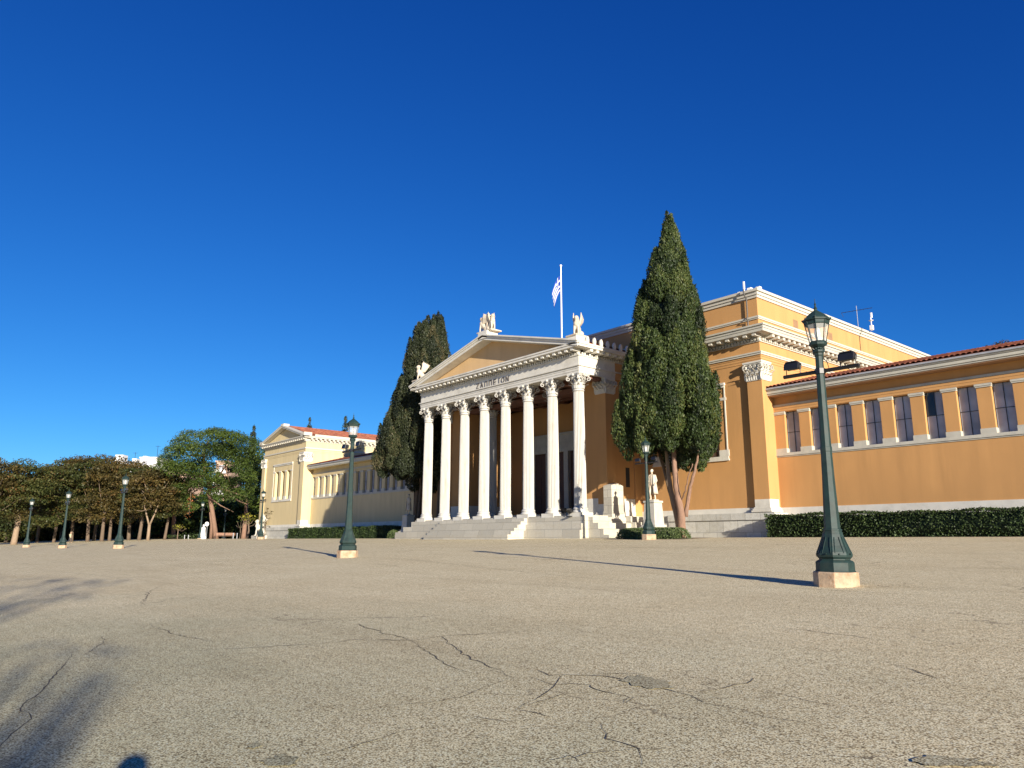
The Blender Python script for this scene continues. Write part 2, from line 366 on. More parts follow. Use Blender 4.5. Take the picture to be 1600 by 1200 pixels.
for pts, w_, j_ in [
    ([(0,1170),(18,1148),(42,1132),(50,1118),(32,1112),(38,1100),(70,1078),(80,1060),(100,1040),(112,1022)], .022, .02),
    ([(140,1030),(135,1020),(165,1005),(160,995),(180,990)], .018, .03),
    ([(220,948),(232,925),(250,916)], .03, .05),
    ([(280,1018),(400,1012),(480,1008),(560,1000),(640,1002),(690,995),(760,990),(850,985)], .03, .05),
    ([(560,975),(600,990),(640,1000)], .03, .05),
    ([(690,995),(720,1020),(760,1040),(800,1058)], .025, .04),
    ([(845,1048),(860,1055),(880,1056),(925,1056),(965,1060),(1000,1068),(1060,1082),(1100,1098)], .03, .03),
    ([(825,1058),(850,1064),(862,1070),(920,1070),(935,1078),(980,1090),(975,1100)], .02, .03),
    ([(1060,1082),(1110,1080),(1165,1068),(1178,1060)], .022, .02),
    ([(808,1108),(840,1098),(880,1086),(920,1082)], .018, .02),
    ([(808,1110),(840,1116),(868,1122)], .016, .02),
    ([(940,1132),(950,1155),(990,1166),(1002,1175),(1004,1198)], .016, .015),
    ([(520,1120),(600,1105),(690,1095),(720,1090),(800,1058)], .016, .02),
    ([(470,1190),(560,1165),(640,1140),(700,1132)], .014, .02),
    ([(1200,980),(1260,985),(1340,995),(1400,1004)], .022, .03),
    ([(1400,1040),(1440,1052),(1465,1062)], .02, .03),
    ([(1200,1080),(1260,1095),(1320,1108)], .012, .02),
    ([(880,1190),(920,1178),(1000,1172),(1060,1170)], .014, .015),
    ([(360,862),(470,868),(640,874),(760,888),(900,902),(1050,912),(1260,920),(1420,930),(1600,943)], .03, .03),
    ([(200,904),(330,893),(470,880),(520,875)], .035, .03),
    ([(60,890),(180,902),(300,899)], .03, .03),
    ([(230,975),(270,990),(340,1005)], .02, .04),
    ([(880,1056),(872,1064),(862,1078),(846,1088),(812,1106)], .018, .02), ([(925,1056),(950,1052),(1010,1054)], .016, .02), ([(935,1078),(965,1074),(1000,1068)], .014, .015),
    ([(975,1100),(990,1090),(1020,1088)], .012, .02), ([(1100,1098),(1150,1108),(1200,1122),(1260,1130)], .012, .02), ([(640,1000),(700,1040),(735,1052)], .016, .02),
    ([(860,1190),(890,1180),(905,1192)], .014, .02), ([(1240,1160),(1300,1170),(1370,1168)], .012, .02), ([(740,1120),(790,1128),(830,1126)], .01, .02)]:
    strip(CR, pts, w_*.85, j_)
CR.build('cracks', M['crack'], kind='structure')
def blob(pts, mat, name, up=.008):
    P = [onG(*q) for q in pts]; c = sum(P, Vector())/len(P); ring = []
    for a, b in zip(P, P[1:]+P[:1]):
        for k in range(5):
            q = a.lerp(b, k/5); q = c + (q-c)*random.uniform(.82, 1.12); ring.append((q.x, q.y, GZ(q.x, q.y)+up))
    mb = MB(); mb.add([(c.x, c.y, GZ(c.x, c.y)+up)] + ring, [(0, 1+i, 1+(i+1) % len(ring)) for i in range(len(ring))])
    return mb.build(name, mat, kind='structure')
blob([(965,1062),(1000,1056),(1045,1066),(1058,1076),(1020,1078),(990,1072)], M['patch'], 'worn_patch')
blob([(385,1168),(402,1160),(410,1166),(395,1172)], M['patch'], 'worn_patch')
blob([(405,1190),(440,1180),(470,1185),(460,1198),(420,1199)], M['patch'], 'worn_patch')
blob([(1420,1190),(1450,1182),(1530,1188),(1560,1199),(1440,1199)], M['patch'], 'worn_patch')
# drain cover left of the near lamp
dc = [(489,876.8),(520,873.2),(545,873.0),(530,877.2)]

# ------------------------------------------------------------------ the building
Z0, ZCB, ZCT = 3.60, 12.72, 13.91                            # stylobate, capital bottom, capital top
hall = thing('neoclassical_hall', (10, 6, 1.8), 'long ochre neoclassical hall with white eight column portico and low tiled wings', 'building')
XR, XL, YB = 31.45, -11.5, 6.35                              # the main block
YW = 7.6                                                     # wing front wall

def leafstrip(mb, base, out, side, h, w, curl, n=5):
    ws = [.75, 1.0, 1.0, .8, .35, .05]
    vs = []
    for k in range(n+1):
        t = k/n; o_ = .04 + .12*t*t*curl + (curl*.22 if k >= n-1 else 0); z = h*t if k < n else h*(t-.16)
        for s in (-1, 0, 1):
            p = Vector(base) + Vector(out)*(o_ + (.04 if s == 0 else 0)) + Vector(side)*(s*w/2*ws[k]) + Vector((0,0,z)); vs.append(p)
    mb.add(vs, [(3*k+s, 3*k+s+1, 3*k+s+4, 3*k+s+3) for k in range(n) for s in (0, 1)])
def volute(mb, c, dirv, r=.17, th=.16):
    d = Vector(dirv).normalized(); s = Vector((-d.y, d.x, 0))
    pts = []
    for k in range(19):
        a = k/18*2.6*pi; rr = r*(1-.72*k/18)
        pts.append(Vector(c) + d*(rr*sin(a)) + Vector((0,0,1))*(rr*cos(a)))
    for a, b in zip(pts, pts[1:]):
        m_ = (a+b)/2; t_ = (b-a); 
        R = Matrix((t_.normalized(), s, t_.normalized().cross(s))).transposed()
        mb.cbox(m_, (t_.length*1.15, th, .05), R)
def capital(H, r0, side):
    mb = MB(); nl = 8
    mb.lathe([(r0*1.05, 0), (r0*1.1, .05), (r0*.98, .07), (r0*1.0, H*.5), (r0*1.2, H*.82), (r0*1.3, H*.88)], 24)
    for k in range(nl):
        a = 2*pi*k/nl; o = (cos(a), sin(a), 0); sd = (-sin(a), cos(a), 0)
        leafstrip(mb, (o[0]*r0*.98, o[1]*r0*.98, .07), o, sd, H*.34, .34, .9)
        a += pi/nl; o = (cos(a), sin(a), 0); sd = (-sin(a), cos(a), 0)
        leafstrip(mb, (o[0]*r0*.98, o[1]*r0*.98, .07), o, sd, H*.60, .33, 1.1)
    for k in range(4):
        a = pi/4 + k*pi/2; o = Vector((cos(a), sin(a), 0)); sd = (-sin(a), cos(a), 0)
        leafstrip(mb, o*r0*1.0 + Vector((0,0,H*.45)), o, sd, H*.34, .22, 1.6)
        volute(mb, o*(side/sqrt(2)*.90 - .05) + Vector((0,0,H*.70)), o, .17, .15)
        a2 = k*pi/2; o2 = Vector((cos(a2), sin(a2), 0)); sd2 = Vector((-sin(a2), cos(a2), 0))
        for s in (-1, 1): volute(mb, o2*(side/2*.80) + sd2*s*.13 + Vector((0,0,H*.72)), sd2*s, .10, .08)
        mb.ell(o2*(side/2*.93) + Vector((0,0,H*.92)), (.11,.11,.11), 8, 6)
    # concave abacus
    for z0, z1, kf in ((H*.86, H*.92, .93), (H*.925, H, 1.0)):
        poly = []; hs_ = side/2*kf
        for k in range(4):
            a = k*pi/2; ax = Vector((cos(a), sin(a))); ay = Vector((-sin(a), cos(a)))
            for q in np.linspace(-1, 1, 9)[:-1]:
                d = hs_*(1 - .16*(1-q*q)) ; q2 = q*.92
                p_ = ax*d + ay*q2*hs_; poly.append((p_.x, p_.y))
        mb.prism(poly, 'z', z0, z1)
    return mb
def shaftmb(zb, zt, rb, rt, n=24):
    mb = MB(); prof = []; K = 10
    for k in range(K+1):
        t = k/K; prof.append((rb + (rt-rb)*(t**1.6), zb + (zt-zb)*t))
    def rf(a, k, z): 
        x = (a*n/(2*pi)) % 1
        return 1 - .16*max(0, sin(pi*x))**.7
    mb.lathe(prof, n*6, rf=rf); return mb
def make_column(parent, x, y, mat='column', S=1.0):
    zb = Z0; r = .46*S
    o = bpy.data.objects.new('column', None)
    mb = shaftmb(.40, ZCB-zb, r, r*.86)
    mb.lathe([(r*.93, ZCB-zb-.12), (r*.98, ZCB-zb-.10), (r*.98, ZCB-zb-.04), (r*.9, ZCB-zb)], 24)
    col = mb.build('column', M[mat], None, smooth=False, local=True); col.parent = parent
    col.location = Vector((x, y, zb)) - parent.location
    b = MB(); b.lathe([(.60*S,0),(.63*S,.04),(.63*S,.10),(.585*S,.14),(.53*S,.17),(.52*S,.22),(.55*S,.25),(.57*S,.29),(.56*S,.33),(.50*S,.36),(r*1.06,.42)], 32)
    bo = b.build('column_base', M[mat], None, smooth=True, local=True); bo.parent = col
    pl_ = MB(); pl_.box(-.66, -.66, -.34, .66, .62, .002); po_ = pl_.build('plinth', M['marble'], None, local=True); po_.parent = col
    c = capital(ZCT-ZCB, r*.86, 1.28*S).build('capital', M[mat], None, local=True); c.parent = col; c.location = (0, 0, ZCB-zb)
    return col
bpy.data.objects
cols = [make_column(hall, 0, 0)]
for i in range(1, 8): cols.append(duppart(cols[0], hall, Vector((i*2.85, 0, Z0)) - hall.location))
# column plinth blocks standing on the steps

# --- portico floor and steps
X0, X1 = -.95, 20.9
st = MB()
for k in range(4):                                           # the four big courses, wider towards the ground
    d = k*.36; z1 = Z0 - .04 - k*.45
    st.box(X0-d, -.95-d+.25, 1.2, X1+d*.0+.02*k, 6.2, z1 - (.0 if k else 0)) if False else None
for k, (z1, d) in enumerate([(3.30, 0.0), (2.83, .40), (2.36, .80)]):
    st.box(X0-.51-d*2.75, -.72-d*.45, 1.3, X1-.004*k if k else X1, 6.2-.01*k, z1)
st.box(X0, -.62, 3.2, X1-.02, 7.4, 3.42)
st.build('stylobate', M['steps'], hall)
cs = MB(); nst = 6; xa, xb_ = 3.6, 14.9                       # central flight
for k in range(nst):
    z1 = 3.36 - k*(3.36-1.85)/nst - .0; y0 = -.80 - (k)*.34 - .25
    if k == 0: z1 = 3.305
    cs.box(xa-.05*k*0, y0, 1.3, xb_, -.72, z1)
cs2 = MB()
ztop = [3.30, 3.05, 2.80, 2.55, 2.30, 2.06]
for k, z1 in enumerate(ztop):
    y0 = -1.05 - k*.33; cs2.box(xa, y0, 1.3, xb_, y0+.33+ (0.1 if k == 0 else 0), z1)
cs2.build('front_steps', M['steps'], hall)
# steps and pier at the right hand end of the portico
sd = MB()
for k, (z1, w_) in enumerate([(3.28, .45), (2.86, .95), (2.44, 1.45), (2.02, 1.95)]):
    y0 = -.30 - .42*k*.0
    sd.box(X1, -.22-.17*k if False else -.20, 1.3, X1+w_, 3.35, z1) if k == 0 else sd.box(X1+[.45,.95,1.45][k-1], -.20-.0*k, 1.3, X1+w_, 3.35, z1)
for k, (z1, x_) in enumerate([(3.35, 1.3), (2.95, 1.75), (2.55, 2.2), (2.15, 2.65)]):
    sd.box(20.5 if k == 0 else 20.5+[0,1.3,1.75,2.2][k], 3.36, 1.3, 20.5+x_, 5.2, z1)
sd.build('side_steps', M['steps'], hall)
dk = MB()
for k in range(3):
    dk.box(X1-.02+.002*k, -.62+.0*k-.0, 2.92-k*.46, X1+.012, -.50, 3.22-k*.46)
pier = MB(); pier.box(20.45, 1.95, 3.2, 21.25, 3.25, 5.62); pier.box(20.39, 1.89, 3.2, 21.31, 3.31, 3.62); pier.box(20.42, 1.92, 3.62, 21.28, 3.28, 3.74)
pier.prism([(1.95,5.62),(3.25,5.62),(2.6,5.80)], 'x', 20.45, 21.25)
pier.build('side_pier', M['steps'], hall)

# --- portico walls behind the columns
for a, b in ((-.5, 3.1), (17.0, 20.40)):
    pw = MB(); pw.box(a, 2.45, 4.75, b, 6.5, 13.9); pw.build('portico_wall', M['orange'], hall)
    dd = MB(); dd.box(a-.03, 2.42, 3.3, b+.03, 6.5, 4.75); dd.build('marble_dado', M['marble'], hall)
bk = MB(); bk.box(3.1, 7.4, 3.4, 6.2, 7.9, 14.4); bk.box(13.8, 7.4, 3.4, 17.0, 7.9, 14.4); bk.box(6.2, 7.4, 10.9, 13.8, 7.9, 14.4); bk.box(-.5, 6.5, 3.4, 3.1, 7.9, 14.4); bk.box(17.0, 6.5, 3.4, 20.4, 7.9, 14.4)
bk.build('porch_back_wall', M['orange'], hall)
ds = MB()                                                    # marble door screen
ds.box(5.9, 7.15, 10.2, 14.1, 7.42, 10.95); ds.box(6.0, 7.20, 9.45, 14.0, 7.43, 10.2); ds.box(5.8, 7.05, 10.95, 14.2, 7.42, 11.15)
for x in (6.2, 8.55, 10.9, 13.25): ds.box(x, 7.18, 3.42, x+.55, 7.6, 9.5)
ds.build('door_surround', M['trim'], hall)
for x in (6.75, 9.1, 11.45):
    f = MB(); f.box(x, 7.55, 3.42, x+1.8, 7.65, 9.45)
    for dx in (.1, .95):
        for z in (3.8, 5.7, 7.6): f.box(x+dx, 7.52, z, x+dx+.75, 7.56, z+1.6)
    f.build('door', M['wood'], hall)
# inner columns of the porch
for x in (5.9, 14.05):
    duppart(cols[0], hall, Vector((x, 3.0, Z0)) - hall.location)
# ceiling with beams
ce = MB(); ce.box(-.5, .56, 13.95, 20.4, 7.4, 14.15)
for i in range(8): ce.box(i*2.85-.3, .56, 13.70, i*2.85+.3, 7.3, 13.96)
for y in (1.6, 4.2, 6.0): ce.box(-.5, y, 13.72, 20.4, y+.35, 13.955)
ce.build('portico_ceiling', M['ceiling'], hall)
bm = MB(); bm.box(3.1, 2.5, 13.3, 17.0, 3.5, 13.72)
bm.build('inner_beam', M['ceiling'], hall)

# --- portico entablature
EX0, EX1, EY = -.62, 20.57, -.55
en = MB()
def frame3(mb, x0, x1, y0, y1, z0, z1, t=1.1):                # front run and two side runs butted against it
    mb.box(x0, y0, z0, x1, y0+t, z1); mb.box(x0, y0+t, z0, x0+t, y1, z1); mb.box(x1-t, y0+t, z0, x1, y1, z1)
frame3(en, EX0, EX1, EY, 3.45, 13.91, 14.08); frame3(en, EX0-.03, EX1+.03, EY-.03, 3.45, 14.08, 14.26); frame3(en, EX0-.06, EX1+.06, EY-.06, 3.45, 14.26, 14.42)
frame3(en, EX0-.16, EX1+.16, EY-.16, 3.45, 14.42, 14.50); frame3(en, EX0-.01, EX1+.01, EY-.01, 3.45, 14.50, 15.22)
frame3(en, EX0-.08, EX1+.08, EY-.08, 3.45, 15.22, 15.30)
en.build('entablature', M['marble'], hall)
en2 = MB()                                                   # the run along the shaded side wall
for sx0, sx1 in ((EX1-.9, EX1),):
    en2.box(sx0, 3.45, 14.50, sx1+.01, 6.34, 15.22); en2.box(sx0, 3.45, 13.91, sx1, 6.34, 14.42)
en2.build('side_frieze', M['orange'], hall)
en2 = MB(); en2.box(EX0, 3.45, 13.91, EX0+.9, 6.34, 15.22); en2.build('side_frieze', M['orange'], hall)
es = MB(); es.box(EX1-.8, 3.45, 14.42, EX1+.14, 6.34, 14.50); es.box(EX1-.8, 3.45, 15.22, EX1+.08, 6.34, 15.30)
es.build('side_moulding', M['trim'], hall)
core = MB(); core.box(EX0+.1, EY+.1, 15.30, EX1-.1, 6.33, 15.8)
core.build('cornice_core', M['trim'], hall)
def cornice_bits(x0, x1, y0, y1, zd, zm, dsp=.26, msp=.68, left=True, dh=.24, mh=.24, dp=.17, mp_=.62, front=True):
    d = MB(); m_ = d
    if front:
        n_ = int((x1-x0)/dsp)
        for i in range(n_+1):
            x = x0 + (x1-x0)*i/n_; d.box(x-.075, y0-dp, zd, x+.075, y0+.06, zd+dh)
        n_ = round((x1-x0)/msp)
        for i in range(n_+1):
            x = x0 + (x1-x0)*i/n_; m_.box(x-.14, y0-mp_, zm, x+.14, y0+.06, zm+mh)
    for X, sg in ((x1, 1),) + (((x0, -1),) if left else ()):
        n_ = int((y1-y0)/dsp)
        for i in range(1 if front else 0, n_+1):
            y = y0 + (y1-y0)*i/n_; d.box(min(X-sg*.06, X+sg*dp), y-.075, zd, max(X-sg*.06, X+sg*dp), y+.075, zd+dh)
        n_ = round((y1-y0)/msp)
        for i in range(1 if front else 0, n_+1):
            y = y0 + (y1-y0)*i/n_; m_.box(min(X-sg*.06, X+sg*mp_), y-.14, zm, max(X-sg*.06, X+sg*mp_), y+.14, zm+mh)
    return d, m_
d, m_ = cornice_bits(EX0+.08, EX1-.08, EY+.08, 6.2, 15.31, 15.50, msp=.66, dh=.17, mh=.225, mp_=.74)
d.box(EX0+.1, EY+.1, 15.305, EX1-.1, 6.2, 15.72); d.build('bracket_course', M['marble'], hall)
co = MB(); CX0, CX1, CY = EX0-.62, EX1+.76, EY-.76
co.box(CX0, CY, 15.72, CX1, 6.1, 15.90); co.box(CX0-.06, CY-.06, 15.90, CX1+.06, 6.1, 16.02)
co.build('cornice', M['marble'], hall)
# pediment: tympanum, raking cornice and roof
AX = (EX0+EX1)/2; ZA = 18.90
ty = MB(); ty.prism([(EX0+.1, 16.02), (EX1-.1, 16.02), (AX, 18.68)], 'y', EY+.15, 6.3)
ty.build('tympanum', M['tymp'], hall)
rk = MB(); sl_ = (ZA-16.14)/(AX-CX0)
for sg in (-1, 1):
    xe = AX + sg*(AX-CX0+.06)
    for (t0, t1, pj) in ((-.42, -.20, .0), (-.20, -.06, .08), (-.06, .06, .16)):
        def L_(x, o): return ZA + o - abs(x-AX)*sl_
        xe2 = xe + sg*pj*.6
        poly = [(AX, L_(AX, t0)), (xe2, L_(xe2, t0)), (xe2, L_(xe2, t1)), (AX, L_(AX, t1))]
        rk.prism(poly if sg > 0 else poly[::-1], 'y', CY-.06-pj, EY+.2-pj*.02)
rk.build('raking_cornice', M['marble'], hall)
def tileroof(name, parent, p00, p10, p01, p11, ribs, rows, mat='rooftile', amp=.05):
    """corrugated tile field; p00-p10 is the eave, p01-p11 the ridge"""
    p00, p10, p01, p11 = map(Vector, (p00, p10, p01, p11)); nrm = (p10-p00).cross(p01-p00).normalized()
    if nrm.z < 0: nrm = -nrm
    nx = ribs*4; V = []
    tt = []
    for j in range(rows): tt += [(j/rows, .045), ((j+1)/rows-1e-4, 0)]
    for (tv, lift) in tt:
        for i in range(nx+1):
            u_ = i/nx; a = (i % 4); h_ = [0, amp*.8, amp, amp*.8][a]
            p = (p00.lerp(p10, u_)).lerp(p01.lerp(p11, u_), tv) + nrm*(h_+lift); V.append(p)
    mb = MB(); mb.v = V; n_ = nx+1
    mb.f = [(j*n_+i, j*n_+i+1, (j+1)*n_+i+1, (j+1)*n_+i) for j in range(len(tt)-1) for i in range(nx)]
    # body under the tiles so that it has thickness
    q = [p00, p10, p11, p01]; dn = -nrm*.10
    mb.add([a + dn for a in q] + [a - nrm*.01 for a in q], [(0,1,2,3),(0,4,5,1),(1,5,6,2),(2,6,7,3),(3,7,4,0),(7,6,5,4)])
    return mb.build(name, M[mat], parent)
for sg in (-1, 1):
    e = AX + sg*(AX-CX0)
    tileroof('portico_roof', hall, (e, EY+.3, 16.16), (e, 6.3, 16.16), (AX, EY+.3, ZA+.02), (AX, 6.3, ZA+.02), 16, 26)
for sg, X in ((1, CX1), (-1, CX0)):                            # antefixes along the eaves
    for k in range(9):
        y = CY + .95 + k*.74; af = MB()
        af.prism([(y-.11,16.0),(y+.11,16.0),(y+.15,16.3),(y+.09,16.50),(y,16.58),(y-.09,16.50),(y-.15,16.3)], 'x', X-.08, X+.06)
        af.build('antefix', M['marble'], hall)
for x in (CX0+.75, CX1-.75): bp = MB(); bp.box(x-.55, CY-.02, 16.02, x+.55, CY+.95, 16.55); bp.build('statue_block', M['marble'], hall)
bp = MB(); bp.box(AX-.62, CY-.14, ZA-.35, AX+.62, CY+1.05, ZA+.30); bp.build('statue_block', M['marble'], hall)

# inscription on the frieze
M['bronze'] = plain('bronze letters', (.10,.085,.07), .5, .2)
ins = MB()
def bar(x0, z0, x1, z1, t=.06, w_=.04):
    a, b = Vector((x0, EY-.035, z0)), Vector((x1, EY-.035, z1)); dd_ = (b-a); l = dd_.length; ang = atan2(dd_.z, dd_.x)
    ins.cbox((a+b)/2, (l+t*.6, w_, t), Matrix.Rotation(-ang, 3, 'Y'))
LH = .42; zl = 14.56; cx_ = 8.12; stp = .60
for ch in 'ZAPPEION':
    x = cx_; wd = .32; ins = MB()
    if ch == 'Z': bar(x, zl+LH, x+wd, zl+LH); bar(x, zl, x+wd, zl+LH); bar(x, zl, x+wd, zl)
    if ch == 'A': bar(x, zl, x+wd/2, zl+LH); bar(x+wd, zl, x+wd/2, zl+LH); bar(x+.08, zl+.16, x+wd-.08, zl+.16)
    if ch == 'P': bar(x, zl, x, zl+LH); bar(x, zl+LH, x+wd, zl+LH); bar(x+wd, zl, x+wd, zl+LH)
    if ch == 'E': bar(x, zl, x, zl+LH); [bar(x, z, x+wd*.85, z) for z in (zl, zl+LH/2, zl+LH)]
    if ch == 'I': bar(x+.1, zl, x+.1, zl+LH)
    if ch == 'O':
        for k in range(12):
            a, b = 2*pi*k/12, 2*pi*(k+1)/12
            bar(x+.18+.19*cos(a), zl+LH/2+.21*sin(a), x+.18+.19*cos(b), zl+LH/2+.21*sin(b))
    if ch == 'N': bar(x, zl, x, zl+LH); bar(x, zl+LH, x+wd, zl); bar(x+wd, zl, x+wd, zl+LH)
    cx_ += stp*(.72 if ch == 'I' else 1); ins.build('letter', M['bronze'], hall)

# anta capitals at the portico wall corners
def pilcap(mb, x0, x1, y, z0, z1, xs=None, ydepth=1.0, sides=('f',)):
    H = z1-z0
    def face(o, sdv, org, wid):
        nl = max(2, round(wid/.36))
        for row, (hh, off, cu) in enumerate(((.36, 0, .9), (.64, .5, 1.1))):
            for k in range(nl + (1 if row else 0)):
                t_ = (k+.5-(.5 if row else 0))/nl
                leafstrip(mb, Vector(org) + Vector(sdv)*wid*t_ + Vector((0,0,.06)), o, sdv, H*hh, wid/nl*.95, cu)
        for e in (0, 1): volute(mb, Vector(org) + Vector(sdv)*wid*(e*1.04-.02) + Vector(o)*.12 + Vector((0,0,H*.72)), Vector(sdv)*(1 if e else -1), .17, .18)
        for e in (-1, 1): volute(mb, Vector(org) + Vector(sdv)*(wid/2+e*.14) + Vector(o)*.10 + Vector((0,0,H*.74)), Vector(sdv)*e, .11, .1)
    mb.box(x0, y, z0, x1, y+ydepth, z1-.22); mb.box(x0-.05, y-.05, z0, x1+.05, y+ydepth, z0+.07)
    mb.box(x0-.13, y-.13, z1-.20, x1+.13, y+ydepth, z1-.12); mb.box(x0-.18, y-.18, z1-.12, x1+.18, y+ydepth, z1)
    face((0,-1,0), (1,0,0), (x0, y, z0), x1-x0)
    if 'r' in sides: face((1,0,0), (0,1,0), (x1, y, z0), ydepth)
    if 'l' in sides: face((-1,0,0), (0,1,0), (x0, y, z0), ydepth)
def pilaster(parent, x0, x1, y, depth, zb, zt, mat, sides, zc=12.5):
    p = MB(); p.box(x0, y, zb+.85, x1, y+depth, zc); po = p.build('pilaster', M[mat], parent)
    b = MB(); b.box(x0-.01, y-.01, zb+.32, x1+.01, y+depth+.01, zb+.86); b.box(x0-.07, y-.07, zb+.24, x1+.07, y+depth+.06, zb+.33)
    b.box(x0-.14, y-.14, zb+.12, x1+.14, y+depth+.10, zb+.24); b.box(x0-.20, y-.20, zb, x1+.20, y+depth+.12, zb+.12)
    b.build('pilaster_base', M['marble'], po, bevel=.02)
    c = MB(); pilcap(c, x0, x1, y, zc, zt, ydepth=depth, sides=sides); c.build('capital', M['marble'], po)
    return po
pilaster(hall, 19.5, 20.47, 2.38, .98, 3.45, 13.9, 'orange', ('f', 'r'), 12.72)
pilaster(hall, -.57, .40, 2.38, .98, 3.45, 13.9, 'orange', ('f', 'l'), 12.72)
rp = MB(); rp.box(20.38, 5.55, 3.45, 20.48, 6.34, 13.9); rp.build('wall_pilaster_strip', M['orange'], hall)
sdw = MB(); sdw.box(20.3, 3.4, 3.3, 20.46, 6.33, 3.75); sdw.build('side_plinth', M['marble'], hall)
f = MB(); f.box(20.30, 4.56, 5.65, 20.403, 5.02, 7.15); f.build('slit_window', M['dark'], hall)
# little flood lamp on the side wall
f = MB(); f.box(20.4, 5.0, 11.5, 20.75, 5.12, 11.58); f.box(20.6, 4.85, 11.25, 20.9, 5.2, 11.52); f.build('wall_floodlight', M['black'], hall)

# --- main block
def triple_window(parent, cx, y, wallmat, drk='glassdark'):
    """three tall openings between piers, framed"""
    for k in (-1, 0, 1):
        x = cx + k*2.02
        p = MB(); p.box(x-.62, y+.55, 7.5, x+.62, y+.60, 11.65); wo = p.build('window', M['glass'], parent)
        g = MB()
        for xx in (x-.62, x-.03, x+.56): g.box(xx, y+.50, 7.5, xx+.06, y+.56, 11.65)
        for zz in (7.5, 9.5, 11.59): g.box(x-.62, y+.505, zz, x+.62, y+.545, zz+.06)
        g.build('frame', M['wood'], wo)
    tr = MB()
    tr.box(cx-3.42, y-.10, 7.18, cx+3.42, y+.02, 7.30); tr.box(cx-3.38, y-.07, 7.30, cx+3.38, y+.02, 7.50)
    tr.box(cx-3.40, y-.16, 12.62, cx+3.40, y+.02, 12.78); tr.box(cx-3.34, y-.08, 12.45, cx+3.34, y+.02, 12.62)
    for sg in (-1, 1): tr.box(cx+sg*3.30-.045, y-.05, 7.5, cx+sg*3.30+.045, y+.02, 12.45)
    for xx in (-3.03, -1.01, 1.01, 3.03):
        tr.box(cx+xx-.385, y-.045, 11.52, cx+xx+.385, y+.02, 11.72); tr.box(cx+xx-.40, y-.045, 7.5, cx+xx+.40, y+.02, 7.95)
    tr.build('window_trim', M['marble'], parent)
def wall_with_triples(parent, x0, x1, y, centers, z0, z1, mat, thick=.7):
    mb = MB(); mb.box(x0, y, z0, x1, y+thick, 7.5); mb.box(x0, y, 11.65, x1, y+thick, z1)
    edges = [x0]
    for c in sorted(centers):
        for k in (-1, 0, 1): edges += [c+k*2.02-.62, c+k*2.02+.62]
    edges.append(x1)
    for a, b in zip(edges[::2], edges[1::2]): mb.box(a, y, 7.5, b, y+thick, 11.65)
    return mb
CTR_R = 25.10; CTR_L = 19.95-CTR_R
wb = wall_with_triples(hall, 20.4, XR, YB, [CTR_R], 3.5, 13.85, 'orange')
wb2 = wall_with_triples(hall, XL, -.5, YB, [CTR_L], 3.5, 13.85, 'orange'); wb.add(wb2.v, wb2.f)
wb.box(XR-.6, YB+.7, 3.5, XR, 42, 13.85); wb.box(XL, YB+.7, 3.5, XL+.6, 42, 13.85); wb.box(XL, 42, 3.5, XR, 42.5, 13.85)
wb.box(XL+.02, YB-.002, 13.85, XR, 42.4, 15.30)
wb.build('block_wall', M['orange'], hall, label='ochre plaster wall of the tall central block')
triple_window(hall, CTR_R, YB, 'orange'); triple_window(hall, CTR_L, YB, 'orange')
pilaster(hall, XR-1.03, XR+.10, YB-.22, 1.12, 3.5, 13.85, 'orange', ('f', 'r'))
pilaster(hall, XL-.10, XL+1.03, YB-.22, 1.12, 3.5, 13.85, 'orange', ('f', 'l'))
bnd = MB()                                                   # mouldings of the block
def ring(mb, x0, x1, y0, y1, z0, z1, p_): mb.box(x0-p_, y0-p_, z0, x1+p_, y1+p_, z1)
bl = MB()
ring(bl, XL, XR, YB, 42.4, 13.85, 14.02, .03); ring(bl, XL, XR, YB, 42.4, 14.03, 14.20, .055); ring(bl, XL, XR, YB, 42.4, 14.21, 14.34, .08)
bl.build('block_architrave', M['orange'], hall)
ring(bnd, XL, XR, YB, 42.4, 14.34, 14.46, .15); ring(bnd, XL, XR, YB, 42.4, 14.46, 14.56, .20); ring(bnd, XL, XR, YB, 42.4, 15.27, 15.35, .08)
bnd.build('block_string_course', M['trimwhite'], hall)
d, m_ = cornice_bits(XL, XR, YB, 42.0, 15.36, 15.57, msp=.72, left=False, dh=.17, mh=.225, mp_=.70)
ring(d, XL, XR, YB, 42.4, 15.35, 15.79, .01); d.build('bracket_course', M['trimwhite'], hall)
bc = MB(); ring(bc, XL, XR, YB, 42.4, 15.78, 16.00, .78); ring(bc, XL, XR, YB, 42.4, 16.00, 16.18, .82); ring(bc, XL, XR, YB, 42.4, 16.18, 16.30, .90)
bc.build('block_cornice', M['trim'], hall)
at = MB(); ring(at, XL, XR, YB+.05, 42.4, 16.29, 18.60, -.02)
at.build('attic_wall', M['orange'], hall)
ac = MB(); ring(ac, XL, XR, YB+.05, 42.4, 16.95, 17.04, .05); ring(ac, XL, XR, YB+.05, 42.4, 17.04, 17.16, .10)
ring(ac, XL, XR, YB+.05, 42.4, 18.52, 18.72, .06); ring(ac, XL, XR, YB+.05, 42.4, 18.72, 18.95, .13); ring(ac, XL, XR, YB+.05, 42.4, 18.95, 19.14, .24)
ac.build('attic_coping', M['trimwhite'], hall)
for y in (11.6, 16.9):
    f = MB(); f.box(XR-.035, y-.34, 17.0, XR-.012, y+.34, 17.86); f.build('attic_window', M['openb'], hall)
    f = MB(); f.box(XR-.03, y+.16, 17.0, XR+.05, y+.42, 17.9)
f = MB(); f.tube([(XR-.75, YB-.06, 16.5), (XR-.75, YB-.06, 16.9), (XR-.75, YB-.22, 17.05), (XR-.75, YB-.06, 17.25), (XR-.75, YB-.06, 18.55), (XR-.75, YB-.36, 18.85), (XR-.75, YB-.36, 19.2)], .05, 8)
f.build('rain_pipe', M['pipe'], hall)
